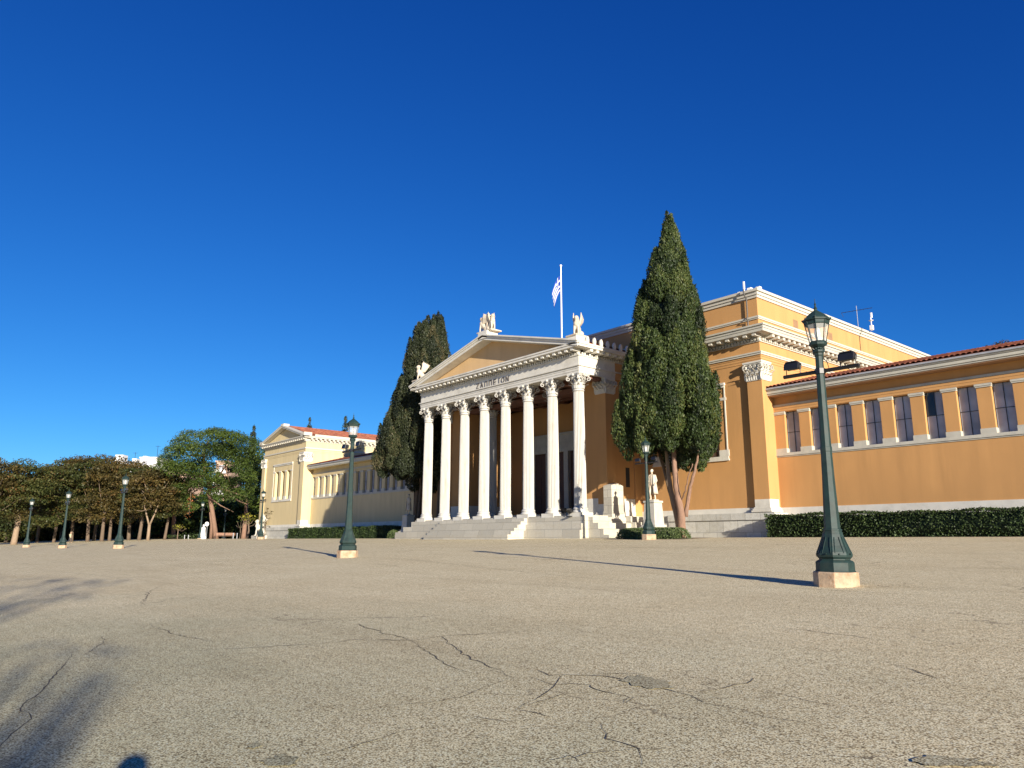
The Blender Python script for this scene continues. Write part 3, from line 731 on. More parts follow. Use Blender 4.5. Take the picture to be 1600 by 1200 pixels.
f = MB(); f.tube([(XR+.02, 22.0, 17.2), (XR+.02, 22.0, 18.5), (XR+.28, 22.0, 18.9), (XR+.28, 22, 19.2)], .018, 6); f.build('cable', M['black'], hall)
# podium of the block
po = MB(); po.box(23.2, YB-.42, 1.5, XR+.45, 8.4, 2.18); po.box(23.2, YB-.36, 2.18, XR+.40, 8.4, 3.0); po.box(23.2, YB-.44, 3.0, XR+.48, 8.4, 3.46)
po.build('podium', M['podium'], hall); po = MB(); po.box(XL-.45, YB-.42, 1.5, -3.2, 8.4, 2.18); po.box(XL-.40, YB-.36, 2.18, -3.2, 8.4, 3.0); po.box(XL-.48, YB-.44, 3.0, -3.2, 8.4, 3.46)
po.box(-3.2, YB-.3, 1.5, -.4, YB, 3.44); po.build('podium', M['podium'], hall); po = MB(); po.box(20.3, YB-.3, 1.5, 23.2, YB, 3.44)
po.build('podium', M['podium'], hall)
pb_ = MB(); pb_.box(20.47, YB-.06, 3.44, XR+.06, YB+.02, 3.82); pb_.box(XR+.0, YB, 3.44, XR+.06, YW, 3.82); pb_.build('base_moulding', M['marble'], hall); pb_ = MB(); pb_.box(XL-.06, YB-.06, 3.44, -.5, YB+.02, 3.82)
pb_.build('base_moulding', M['marble'], hall)

# --- wings
XW, DW, WW = 32.20, 1.80, 1.06
def wing(side, mat, wname):
    """right wing (side=1); the left wing is its mirror image about the portico axis"""
    X = (lambda x: x) if side == 1 else (lambda x: 19.95-x)
    def bx(mb, x0, y0, z0, x1, y1, z1): a, b = sorted((X(x0), X(x1))); mb.box(a, y0, z0, b, y1, z1)
    xs, xe = XR+(.004 if side == 1 else -.02), 61.0; nW = 16
    wl = MB(); bx(wl, xs, YW, 3.5, xe, YW+.5, 7.48); bx(wl, xs, YW, 10.32, xe, YW+.5, 11.45)
    bx(wl, xs, YW, 7.48, XW, YW+.5, 10.32)
    for i in range(nW): bx(wl, XW+i*DW+WW, YW, 7.48, XW+(i+1)*DW if i < nW-1 else xe, YW+.5, 10.32)
    bx(wl, xs, YW-.035, 10.36, xe, YW, 10.52); bx(wl, xs, YW-.05, 10.53, xe, YW, 10.68)
    wl.build('wing_wall', M[mat], hall)
    tr = MB(); bx(tr, xs, YW-.09, 7.30, xe, YW+.01, 7.40); bx(tr, xs, YW-.06, 7.40, xe, YW+.01, 7.49); bx(tr, xs, YW-.04, 7.22, xe, YW+.01, 7.30)
    bx(tr, xs, YW-.10, 10.78, xe, YW+.01, 10.84); bx(tr, xs, YW-.07, 10.70, xe, YW+.01, 10.78)
    for i in range(-1, nW):
        a, b = XW+i*DW+WW, XW+(i+1)*DW
        if i == -1: a = xs
        if i == nW-1: b = xe
        bx(tr, a-(.04 if i >= 0 else 0), YW-.05, 10.14, b+.04, YW+.4, 10.22); bx(tr, a-(.07 if i >= 0 else 0), YW-.08, 10.22, b+.07, YW+.4, 10.34)
        bx(tr, a-(.03 if i >= 0 else 0), YW-.05, 7.49, b+.03, YW+.42, 7.80)
    tr.build('wing_moulding', M['trim'], hall)
    pl = MB(); bx(pl, xs+.07, YW-.05, 3.3, xe, YW+.01, 3.82); bx(pl, xs+.3, YW-.10, 1.6, xe, YW, 3.3); pl.build('wing_plinth', M['marble'], hall)
    for i in range(nW):
        x = XW+i*DW; g = MB(); bx(g, x, YW+.30, 7.49, x+WW, YW+.34, 10.32)
        wo = g.build('window', M['glass'], hall)
        fr = MB()
        for xx in (x, x+WW/2-.014, x+WW-.03): bx(fr, xx, YW+.26, 7.49, xx+.028, YW+.31, 10.32)
        for zz in (7.49, 8.88, 10.29): bx(fr, x, YW+.265, zz, x+WW, YW+.305, zz+.028)
        fr.build('frame', M['black'], wo)
        if side == 1 and i == 5:
            q = MB(); bx(q, x+.04, YW+.285, 8.92, x+WW/2-.02, YW+.299, 10.27); q.build('open_pane', M['glassdark'], wo)
    ev = MB(); yE = YW-.95
    bx(ev, xs, yE+.06, 11.42, xe, YW+.3, 11.52); bx(ev, xs, yE, 11.52, xe, yE+.5, 11.72); bx(ev, xs, yE-.06, 11.72, xe, yE+.4, 11.80)
    ev.build('eave_cornice', M['trim'], hall)
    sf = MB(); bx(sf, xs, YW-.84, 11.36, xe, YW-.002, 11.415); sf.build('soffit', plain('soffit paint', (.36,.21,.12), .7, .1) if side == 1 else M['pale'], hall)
    gt = MB(); bx(gt, xs, yE-.14, 11.80, xe, yE+.1, 11.90); gt.build('gutter', M['lead'], hall)
    a, b = sorted((X(xs), X(xe)))
    tileroof('wing_roof', hall, (a, yE-.05, 11.95), (b, yE-.05, 11.95), (a, yE+7.0, 13.75), (b, yE+7.0, 13.75), int((b-a)/.30), 14, amp=.075)
    bs = MB(); bx(bs, xs, YW+7.2, 3, xe, YW+7.6, 13.0); bx(bs, xs+.01, YW+.5, 3.2, xe, YW+7.2, 7.2); bs.build('wing_back_wall', M[mat], hall)
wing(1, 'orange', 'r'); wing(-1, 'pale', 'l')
fl = MB(); fl.box(XR+.0, YW-.9, 11.98, XR+.9, YW-.3, 12.22); fl.box(XR, YW-.3, 12.1, XR+.9, YW+6, 12.3)
# --- end pavilions
def pavilion(side, mat):
    X = (lambda x: x) if side == 1 else (lambda x: 19.95-x)
    xa, xb = sorted((X(60.3), X(74.9))); cx = (xa+xb)/2; y0, y1 = YB, 44
    wl = wall_with_triples(hall, xa, xb, y0, [cx], 3.5, 15.4, mat)
    wl.box(xa, y0+.7, 3.5, xa+.5, y1, 15.4); wl.box(xb-.5, y0+.7, 3.5, xb, y1, 15.4); wl.box(xa, y1, 3.5, xb, y1+.4, 15.4)
    for z0, z1, p_ in ((13.85, 14.02, .03), (14.03, 14.34, .055)): ring(wl, xa, xb, y0, y1+.4, z0, z1, p_)
    wl.build('pavilion_wall', M[mat], hall)
    triple_window(hall, cx, y0, mat)
    pilaster(hall, xb-1.03, xb+.10, y0-.22, 1.12, 3.5, 13.85, mat, ('f', 'r', 'l'))
    pilaster(hall, xa-.10, xa+1.03, y0-.22, 1.12, 3.5, 13.85, mat, ('f', 'r', 'l'))
    bn = MB(); ring(bn, xa, xb, y0, y1+.4, 14.34, 14.54, .15); ring(bn, xa, xb, y0, y1+.4, 15.34, 15.42, .07)
    bn.build('pavilion_string_course', M['trimwhite'], hall)
    d, m_ = cornice_bits(xa-.04, xb+.04, y0-.04, 38.0, 15.44, 15.62, dsp=.28, msp=.68, left=False, dh=.18, mh=.22, mp_=.5)
    ring(d, xa, xb, y0, y1+.4, 15.43, 15.86, .045); d.build('bracket_course', M['trimwhite'], hall)
    c = MB(); ring(c, xa, xb, y0, y1+.4, 15.86, 16.02, .55); ring(c, xa, xb, y0, y1+.4, 16.02, 16.14, .66)
    for q in (xa-.66, xb+.66-.12): c.box(q, y0+1.0, 16.14, q+.12, y1, 16.40)
    for q in (xa-.68, xb+.68-1.2): c.box(q, y0-.70, 16.15, q+1.2, y0+.5, 16.62)
    c.build('pavilion_cornice', M['trimwhite'], hall)
    zt = 18.45; sl2 = (zt-16.3)/((xb-xa)/2+.66)
    t_ = MB(); t_.prism([(xa+.1, 16.14), (xb-.1, 16.14), (cx, zt-.45)], 'y', y0+.1, y1); t_.build('pavilion_tympanum', M[mat], hall)
    r_ = MB()
    for sg in (-1, 1):
        xe = cx + sg*((xb-xa)/2+.66)
        for t0, t1, pj in ((-.34, -.14, 0), (-.14, .02, .08)):
            poly = [(cx, zt+t0), (xe, zt+t0-abs(xe-cx)*sl2), (xe, zt+t1-abs(xe-cx)*sl2), (cx, zt+t1)]
            r_.prism(poly if sg > 0 else poly[::-1], 'y', y0-.66-pj, y0+.15-pj*.02)
    r_.box(cx-.5, y0-.6, zt-.1, cx+.5, y0+.3, zt+.22)
    r_.build('pavilion_raking_cornice', M['trimwhite'], hall)
    for sg in (-1, 1):
        e = cx + sg*((xb-xa)/2+.52)
        tileroof('pavilion_roof', hall, (e, y0+.2, 16.36), (e, y1, 16.36), (cx, y0+.2, zt), (cx, y1, zt), 110, 18, amp=.06)
    p = MB(); ring(p, xa, xb, y0, y1, 1.5, 2.18, .42); ring(p, xa, xb, y0, y1, 2.18, 3.0, .36); ring(p, xa, xb, y0, y1, 3.0, 3.46, .44); p.build('podium', M['podium'], hall)
    p = MB(); ring(p, xa, xb, y0, y1, 3.46, 3.82, .05); p.build('base_moulding', M['marble'], hall)
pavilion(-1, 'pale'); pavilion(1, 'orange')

# ------------------------------------------------------------------ statues
def wing_shape(mb, base, out, up, fwd, L=.9, n=6):
    for k in range(n):
        t = k/(n-1); a = Vector(base) + Vector(fwd)*(-.12*k*.5)
        tip = a + Vector(out)*(.18+.10*t) + Vector(up)*(L*(1-.35*t)) + Vector(fwd)*(-.16-.30*t)
        mb.limb(a, a.lerp(tip, .55) + Vector(out)*.08, .09, .075); mb.limb(a.lerp(tip, .55) + Vector(out)*.08, tip, .07, .03)
def sphinx(mb, c, f=(0,-1,0), s=1.0):
    """seated winged figure looking along f"""
    c = Vector(c); f = Vector(f); r = Vector((-f.y, f.x, 0)); u = Vector((0,0,1))
    P = lambda a, b, z: c + f*a*s + r*b*s + u*z*s
    mb.limb(P(-.35,0,.30), P(.22,0,.95), .30*s, .24*s)                   # body rising to the chest
    for q in (-1, 1):
        mb.ell(P(-.38, q*.18, .28), (.30*s,.22*s,.26*s)); mb.limb(P(-.30,q*.24,.12), P(.12,q*.24,.07), .09*s, .07*s)
        mb.limb(P(.24,q*.14,.85), P(.32,q*.15,.42), .10*s, .075*s); mb.limb(P(.32,q*.15,.42), P(.34,q*.15,.06), .075*s, .06*s); mb.limb(P(.34,q*.15,.05), P(.46,q*.15,.04), .06*s, .05*s)
        wing_shape(mb, P(-.02, q*.16, .95), r*q*s*.7, u*s, f*s, .95*s)
    mb.limb(P(.22,0,.98), P(.28,0,1.25), .14*s, .12*s); mb.ell(P(.31,0,1.38), (.15*s,.15*s,.18*s)); mb.ell(P(.24,0,1.42), (.18*s,.18*s,.17*s)); mb.ell(P(.46,0,1.37), .035*s)
    mb.limb(P(.24,.13,1.35), P(.16,.14,1.08), .07*s, .05*s); mb.limb(P(.24,-.13,1.35), P(.16,-.14,1.08), .07*s, .05*s)
    mb.tube([P(-.6,0,.15), P(-.75,.1,.4), P(-.68,.15,.7), P(-.8,.1,.9)], [.05*s,.04*s,.035*s,.04*s], 8)
def roofstatue(x, y, z, label, kind):
    t = thing('roof_statue', (x, y, z), label, 'statue', 'marble statues on the pediment')
    mb = MB()
    if kind == 'c':
        for q, ff in ((-.55, (-1,0,0)), (.55, (1,0,0))): sphinx(mb, (x+q, y+.1, z+.05), (ff[0]*.95, -.3, 0), .92)
        mb.limb((x, y+.1, z+.1), (x, y+.1, z+1.3), .20, .12)                 # central palmette
        for k in range(7):
            a = radians(90 + (k-3)*24); mb.limb((x, y+.1, z+.95), (x+.52*cos(a), y+.06, z+.95+.72*sin(a)), .08, .07)
    else:
        sphinx(mb, (x, y+.35, z+.03), kind, 1.02)
    mb.build('figure', M['statue'], t, remesh=.035)
    b = MB(); w2 = 1.0 if kind == 'c' else .55; b.box(x-w2, y-.35, z-.02, x+w2, y+.85, z+.10); b.build('base', M['statue'], t, bevel=.02)
roofstatue(AX, CY+.35, ZA+.31, 'winged marble group at the top of the white pediment', 'c')
roofstatue(CX1-.72, CY+.25, 16.56, 'small winged marble figure on the right corner of the pediment near the tall cypress', (.55,-.83,0))
roofstatue(CX0+.72, CY+.25, 16.56, 'small winged marble figure on the left pediment corner in front of a dark cypress', (-.4,-.9,0))

def standing_statue(x, y, zg, foot, label, turn=0, hgt=2.15, seed=0):
    t = thing('marble_statue', (x, y, zg), label, 'statue', 'marble statues on pedestals')
    p = MB(); H = foot-zg
    for a, z0, z1 in ((.95, 0, .34), (.72, .34, .72)): p.box(x-a, y-a, zg+z0, x+a, y+a, zg+z1)
    p.box(x-.60, y-.60, zg+.72, x+.60, y+.60, zg+.86)
    p.prism([(-.52,-.52),(.52,-.52),(.52,.52),(-.52,.52)], 'z', 0, 0) if False else None
    vs = [(x+sx*a, y+sy*a, zg+z) for a, z in ((.50, .86), (.42, H-.14)) for sx, sy in ((-1,-1),(1,-1),(1,1),(-1,1))]
    p.add(vs, [(0,1,5,4),(1,2,6,5),(2,3,7,6),(3,0,4,7),(4,5,6,7),(3,2,1,0)])
    p.box(x-.48, y-.48, zg+H-.14, x+.48, y+.48, zg+H-.003)
    p.build('pedestal', M['stone'], t, bevel=.015)
    R = Matrix.Rotation(turn, 3, 'Z'); s = hgt/1.82; c = Vector((x, y, foot))
    P = lambda a, b, z: c + R @ Vector((a*s, b*s, z*s))          # a right, b forward(-) , z up
    mb = MB()
    mb.cbox(c + Vector((0,0,.04)), (.62, .55, .08))
    for q in (-1, 1):                                            # legs, one knee forward
        k = -.07 if q < 0 else .02
        mb.limb(P(q*.10,0,.92), P(q*.115,k-.03,.50), .098*s, .070*s); mb.limb(P(q*.115,k-.03,.50), P(q*.12,k+.05,.10), .066*s, .045*s)
        mb.limb(P(q*.12,k+.05,.075), P(q*.15,k-.13,.065), .045*s, .035*s)
        mb.limb(P(q*.19,.0,1.43), P(q*.27,.03,1.14), .070*s, .055*s)
    mb.limb(P(-.27,.03,1.14), P(-.14,-.17,1.10), .052*s, .04*s); mb.limb(P(.27,.03,1.14), P(.25,-.14,.93), .052*s, .04*s)
    for hx, hy, hz in ((-.12,-.19,1.11), (.25,-.17,.90)):
        mb.ell(P(hx,hy,hz), (.045*s,.05*s,.04*s))
        for k in range(4): mb.limb(P(hx-.03+.02*k,hy-.03,hz), P(hx-.03+.02*k,hy-.07,hz-.04), .012*s, .010*s)
    mb.limb(P(0,0,.95), P(0,.0,1.16), .150*s, .135*s); mb.limb(P(0,0,1.16), P(0,0,1.36), .14*s, .165*s); mb.limb(P(-.13,0,1.42), P(.13,0,1.42), .085*s, .085*s)
    mb.limb(P(0,0,1.48), P(0,-.02,1.60), .055*s, .05*s)
    mb.ell(P(0,-.03,1.70), (.078*s,.098*s,.115*s)); mb.ell(P(0,-.13,1.69), (.014*s,.02*s,.025*s)); mb.ell(P(0,.0,1.745), (.088*s,.1*s,.085*s)); mb.ell(P(0,-.115,1.645), (.03*s,.018*s,.02*s))
    for q in (-1, 1): mb.ell(P(q*.082,-.01,1.69), (.015*s,.02*s,.03*s))
    mb.build('figure', M['statue'], t, remesh=.022)
    # long open coat hanging from the shoulders
    ct = MB(); prof = [(.07,1.51),(.17,1.46),(.215,1.38),(.20,1.20),(.215,1.0),(.25,.75),(.275,.5),(.29,.38)]
    n_ = 26; vs = []
    for j, (r_, z) in enumerate(prof):
        for i in range(n_):
            a = radians(-62 + 304*i/(n_-1)) if j else radians(-62 + 304*i/(n_-1))
            a += 0; rr = r_*(1 + .07*sin(9*a+j*.3)*(j/7)); vs.append(P(rr*cos(a)*1.12, rr*sin(a)*.8, z))
    ct.add(vs, [(j*n_+i, j*n_+i+1, (j+1)*n_+i+1, (j+1)*n_+i) for j in range(len(prof)-1) for i in range(n_-1)])
    o = ct.build('coat', M['statue'], t, smooth=True); sm = o.modifiers.new('s', 'SOLIDIFY'); sm.thickness = .035; sm.offset = 0
standing_statue(25.85, 1.0, GZ(26, 0), 4.27, 'marble statue of a man in a long coat, on a pedestal right of the portico', radians(8))
standing_statue(-6.9, 2.4, GZ(-6, 0), 4.14, 'shaded statue on a tapering pedestal at the left end of the portico steps', radians(-8))

# ------------------------------------------------------------------ flagpole, aerials
g = thing('flagpole', (AX+.05, 8.0, 19.1), 'white flagpole with a limp blue and white striped flag above the pediment', 'flagpole')
f = MB(); f.lathe([(.085,0),(.075,4),(.055,8.2),(.05,8.35)], 10, (AX+.05, 8.0, 19.1)); f.lathe([(.14,0),(.14,.3)], 10, (AX+.05,8,19.1)); f.build('pole', M['white'], g, smooth=True)
f = MB(); f.ell((AX+.05, 8.0, 27.5), .12, 12, 8); f.build('finial', M['white'], g, smooth=True)
FZ = 26.5
fv = []; fn, fm = 30, 18; RV = Vector((cos(YAW), sin(YAW), 0)); FW = Vector((-RV.y, RV.x, 0))
for j in range(fm+1):                                         # hoist runs down the pole; the fly falls in soft folds
    for i in range(fn+1):
        a, b = i/fn, j/fm
        out = .80*a**.75*(1-.30*b); drop = 1.75*a**1.25 + b*1.75*(1-.12*a)
        fold = .16*sin(5*a + 1.5*b)*a**.5
        fv.append(Vector((AX+.0, 8.0, FZ)) - RV*(.06+out) + FW*fold + Vector((0,0,-drop)))
fb = MB(); fb.add(fv, [(j*(fn+1)+i, j*(fn+1)+i+1, (j+1)*(fn+1)+i+1, (j+1)*(fn+1)+i) for j in range(fm) for i in range(fn)])
fo = fb.build('flag', M['white'], g, smooth=True)
uv = fo.data.uv_layers.new(name='UVMap')
for lp in fo.data.loops:
    vi = lp.vertex_index; uv.data[lp.index].uv = ((vi % (fn+1))/fn, 1-(vi//(fn+1))/fm)
m, t, p, L = mk('striped flag cloth')
tc = N(t, 'UVMap'); sx = N(t, 'SeparateXYZ'); L(tc.outputs[0], sx.inputs[0])
def mth(op, a, b=None):
    n_ = N(t, 'Math', operation=op)
    for k, v_ in enumerate((a, b)):
        if v_ is None: continue
        if hasattr(v_, 'links'): L(v_, n_.inputs[k])
        else: n_.inputs[k].default_value = v_
    return n_.outputs[0]
U, V_ = sx.outputs[0], sx.outputs[1]
s9 = mth('MULTIPLY', mth('SUBTRACT', 1.0, V_), 9.0); strp = mth('LESS_THAN', mth('MODULO', s9, 2.0), 1.0)      # 1 = blue
inc = mth('MULTIPLY', mth('LESS_THAN', U, .37), mth('LESS_THAN', s9, 5.0))
cu = mth('LESS_THAN', mth('ABSOLUTE', mth('SUBTRACT', U, .185)), .037); cv = mth('LESS_THAN', mth('ABSOLUTE', mth('SUBTRACT', s9, 2.5)), .5)
can = mth('SUBTRACT', 1.0, mth('MAXIMUM', cu, cv))
fac = mth('ADD', mth('MULTIPLY', inc, can), mth('MULTIPLY', mth('SUBTRACT', 1.0, inc), strp))
L(mixc(t, L, fac, (.52,.52,.54), (.010,.04,.30)), p.inputs['Base Color']); p.inputs['Roughness'].default_value = .7
fo.data.materials[0] = m
# roof aerial on the right slope of the block
A = Vector((XR-.4, 22.9, 19.14))
g = thing('roof_aerial', A, 'thin television aerial with a small white dish on the roof edge of the central block', 'aerial')
f = MB(); f.tube([A, A+Vector((0,0,2.3))], .03, 6); f.build('mast', M['grey'], g)
f = MB(); bd = Vector((.80,.60,.12)).normalized(); c0 = A+Vector((0,0,1.9)); f.tube([c0-bd*1.25, c0+bd*1.25], .022, 6)
pe = Vector((-bd.y, bd.x, 0)).normalized()
for k in range(9): q = c0 - bd*1.2 + bd*k*.3; f.tube([q-pe*.2, q+pe*.2], .010, 5)
f.tube([c0-bd*1.25, c0-bd*1.1+Vector((0,0,-.4))], .016, 5)
f.build('antenna_array', M['black'], g)
f = MB(); f.lathe([(.02,0),(.14,.04),(.2,.1)], 14, tuple(A+Vector((.9,.5,.8)))); f.tube([A+Vector((.9,.5,-.0)), A+Vector((.9,.5,1.15))], .04, 6); f.cbox(A+Vector((.95,.55,1.35)), (.12,.12,.45)); f.cbox(A+Vector((.9,.5,.25)), (.25,.25,.4)); f.build('dish_mast', M['white'], g)
Bp = Vector((30.2, 6.9, 19.14))
g = thing('phone_mast', Bp, 'short white antenna and boxes on the front corner of the central block roof', 'antenna')
f = MB(); f.tube([Bp, Bp+Vector((0,0,.9))], .04, 8); f.cbox(Bp+Vector((0,0,.7)), (.10,.10,.6)); f.build('mast', M['white'], g)
f = MB()
for dx, h_ in ((-.45,.35),(.35,.45),(.8,.3),(1.05,.35)): f.cbox(Bp+Vector((dx,.2,h_/2)), (.3,.3,h_))
f.build('equipment_box', M['white'], g)

# ------------------------------------------------------------------ street lamps
def make_lamp():
    g = thing('street_lamp', (0,0,0), 'x', 'street lamp')
    o8 = pi/8
    def B(n_, mb, mat, par=g, **k): return mb.build(n_, M[mat], par, **k)
    mb = MB(); mb.lathe([(.455,-.25),(.455,.29),(.44,.31)], 8, rot=o8); B('stone_base', mb, 'lampstone', bevel=.012)
    mb = MB(); mb.lathe([(.40,.312),(.40,.33),(.385,.34),(.385,.50),(.36,.53),(.31,.555),(.31,.575),(.355,.62),(.365,.66),(.35,.72),(.285,.85),(.235,.98),(.205,1.09),(.20,1.10),(.20,1.13),(.185,1.135),(.185,1.16),(.195,1.165),(.195,1.19),(.175,1.20)], 8, rot=o8)
    for k in range(8):                                       # recessed looking panels and bolts of the bell
        a = k*pi/4; n_ = Vector((cos(a), sin(a), 0)); s_ = Vector((-sin(a), cos(a), 0))
        for sgn in (-1, 1):
            mb.tube([n_*.335+s_*sgn*.09+Vector((0,0,.70)), n_*.215+s_*sgn*.045+Vector((0,0,1.03))], .006, 5)
        mb.tube([n_*.345+Vector((0,0,.68)), n_*.365+Vector((0,0,.68))], .018, 8)
    B('lamp_foot', mb, 'metalgreen')
    mb = MB(); mb.lathe([(.165,1.19),(.155,1.5),(.130,2.2),(.112,3.0),(.095,4.0),(.082,5.02)], 8, rot=o8)
    mb.lathe([(.118,2.85),(.122,2.87),(.122,2.95),(.116,2.97)], 8, rot=o8); B('post', mb, 'metalgreen')
    mb = MB(); mb.lathe([(.085,5.0),(.10,5.03),(.10,5.07),(.13,5.10),(.125,5.14),(.09,5.17),(.10,5.20),(.15,5.23),(.19,5.26),(.20,5.30),(.185,5.32)], 8, rot=o8)
    for k in range(8): a = k*pi/4; mb.ell((.125*cos(a), .125*sin(a), 5.17), .022, 6, 5)
    B('collar', mb, 'metalgreen')
    lan = MB(); rb, rt, zb, zt = .175, .275, 5.33, 5.84
    for k in range(8):
        a = o8+k*pi/4; lan.tube([(rb*cos(a), rb*sin(a), zb), (rt*cos(a), rt*sin(a), zt)], .011, 5)
    for r_, z in ((rb, zb), (rt, zt), (rb+(rt-rb)*.8, zb+(zt-zb)*.8)):
        pts = [(r_*cos(o8+k*pi/4), r_*sin(o8+k*pi/4), z) for k in range(9)]; lan.tube(pts, .014, 5)
    # tinted upper band
    lan.lathe([(rb+(rt-rb)*.80, zb+(zt-zb)*.80), (rt, zt)], 8, rot=o8, cap=False)
    lo = B('lantern_frame', lan, 'metalgreen')
    gl = MB(); gl.lathe([(rb-.004, zb+.005), (rb+(rt-rb)*.8-.004, zb+(zt-zb)*.8)], 8, rot=o8, cap=False); gl.build('lantern_glass', M['lglass'], lo)
    bu = MB(); bu.lathe([(.035,5.33),(.035,5.42),(.05,5.46),(.065,5.54),(.05,5.64),(.02,5.68)], 12); bu.build('bulb', M['bulb'], lo, smooth=True)
    mb = MB(); mb.lathe([(.30,5.82),(.305,5.85),(.29,5.875),(.17,5.99),(.07,6.06),(.035,6.09),(.03,6.11)], 8, rot=o8)
    for k in range(8):
        a = o8+k*pi/4; mb.ell((.30*cos(a), .30*sin(a), 5.865), .022, 6, 5)
    B('lantern_roof', mb, 'metalgreen')
    mb = MB(); mb.lathe([(.03,6.10),(.045,6.13),(.025,6.16),(.018,6.20),(.028,6.225),(.010,6.26),(.004,6.36)], 8); B('finial', mb, 'metalgreen')
    mb = MB(); mb.tube([(-.88,0,4.66), (.88,0,4.66)], .046, 6); mb.lathe([(.115,4.60),(.115,4.72)], 8, rot=o8); mb.tube([(.12,.0,4.64),(.2,.02,4.70),(.16,.03,4.86),(.09,.02,4.95)], .008, 5); ao = B('cross_arm', mb, 'black')
    for sg in (-1, 1):
        f = MB(); x = sg*.64; R = Matrix.Rotation(radians(-12), 3, 'X')
        f.cbox((x, 0, 4.89), (.33, .17, .14), R); f.cbox((x, -.02, 4.965), (.28, .14, .03), R); f.cbox((x, -.095, 4.87), (.35, .02, .16), R)
        for q in (-.1, 0, .1): f.cbox((x+q, .09, 4.89), (.012, .05, .12), R)
        for q in (-1, 1): f.tube([(x+q*.165, 0, 4.67), (x+q*.175, 0, 4.89)], .012, 5)
        fo_ = f.build('floodlight', M['black'], ao, bevel=.012)
    return g
lamp = make_lamp()
def lamp_at(first, x, y, label, group, z=None, rz=0, sc_=1, lean=0):
    z = GZ(x, y) if z is None else z
    o = lamp if first else dup(lamp, (0,0,0))
    o.location = (x, y, z); o['label'] = label; o['group'] = group; o.scale = (sc_,)*3; o.rotation_euler = (0, lean, rz)
    return o
GL = 'green street lamps on the square'
lamp_at(True, 50.61-.0, -23.60, 'nearest and largest green street lamp, standing in front of the right wing', GL, .66, 0, 1, radians(.55))
lamp_at(False, 28.76, -23.40, 'green street lamp on the square in front of the left wing', GL, .87)
lamp_at(False, -11.32, -23.22, 'third street lamp of the left hand row, with tree trunks behind it', GL)
lamp_at(False, -34.86, -23.26, 'street lamp second from the left edge of the photo', GL)
lamp_at(False, -54.99, -23.80, 'farthest street lamp of the left hand row, near the left photo edge', GL)
lamp_at(False, -35.0, -1.5, 'street lamp beside the left corner of the gabled pavilion', GL, 1.72)
lamp_at(False, 28.71, -3.05, 'street lamp beside the standing statue in front of the cypress', GL, 1.69)
q = atD(312.3, 842, 118); lamp_at(False, q.x, q.y, 'distant street lamp in the park left of the big pine trunk', GL, 1.6)
q = atD(349, 842, 140); lamp_at(False, q.x, q.y, 'farthest street lamp in the park right of the big pine trunk', GL, 1.6)
lamp_at(False, 74.0, -23.6, 'street lamp outside the right edge of the picture', GL)
del q

# spotlights standing between the columns
def uplight(x, y, z, label):
    g = thing('floor_floodlight', (x, y, z), label, 'floodlight', 'black floodlights on the portico steps')
    f = MB(); f.cbox((x, y, z+.03), (.34,.3,.06)); f.tube([(x, y, z+.05), (x, y, z+.34)], .03, 6); f.build('stand', M['black'], g)
    f = MB(); f.cbox((x, y+.05, z+.42), (.38,.24,.30), Matrix.Rotation(radians(35), 3, 'X')); f.build('lamp_head', M['black'], g, bevel=.02)
uplight(19.62, -.85, 3.30, 'black floodlight at the foot of the rightmost column')
uplight(17.85, .35, 3.42, 'black floodlight between the two right columns')

# ------------------------------------------------------------------ foliage
def leafmesh(name, P, T1, T2, tint, mat, parent=None, extra=None):
    n = len(P); V = np.empty((n, 4, 3)); V[:,0] = P-T1; V[:,1] = P-T2*.9; V[:,2] = P+T1; V[:,3] = P+T2
    V = V.reshape(-1, 3); org = np.zeros(3)
    if parent is not None: org = np.array(parent.location)
    me = bpy.data.meshes.new(name); nv, nf = len(V), n
    ev, ef, et = ([], [], []) if extra is None else extra
    ev = np.array(ev, float).reshape(-1, 3); allv = np.concatenate([V, ev]) - org
    lv = np.concatenate([np.arange(nv), (np.array([i for f_ in ef for i in f_], int)+nv) if len(ef) else np.array([], int)])
    tot = np.concatenate([np.full(nf, 4), np.array([len(f_) for f_ in ef], int)]).astype(int); st_ = np.concatenate([[0], np.cumsum(tot)[:-1]])
    me.vertices.add(len(allv)); me.vertices.foreach_set('co', allv.ravel()); me.loops.add(len(lv)); me.loops.foreach_set('vertex_index', lv)
    me.polygons.add(len(tot)); me.polygons.foreach_set('loop_start', st_); me.polygons.foreach_set('loop_total', tot)
    me.update(calc_edges=True); me.validate()
    a = me.attributes.new('tint', 'FLOAT', 'POINT'); tv = np.concatenate([np.repeat(tint, 4), np.full(len(ev), .0)])
    a.data.foreach_set('value', tv); me.materials.append(mat)
    o = bpy.data.objects.new(name, me); COL.objects.link(o)
    if parent is not None: o.parent = parent
    return o
def unit(a): return a/np.maximum(1e-9, np.linalg.norm(a, axis=1, keepdims=True))
def rnd(n): return unit(rng.normal(size=(n, 3)))
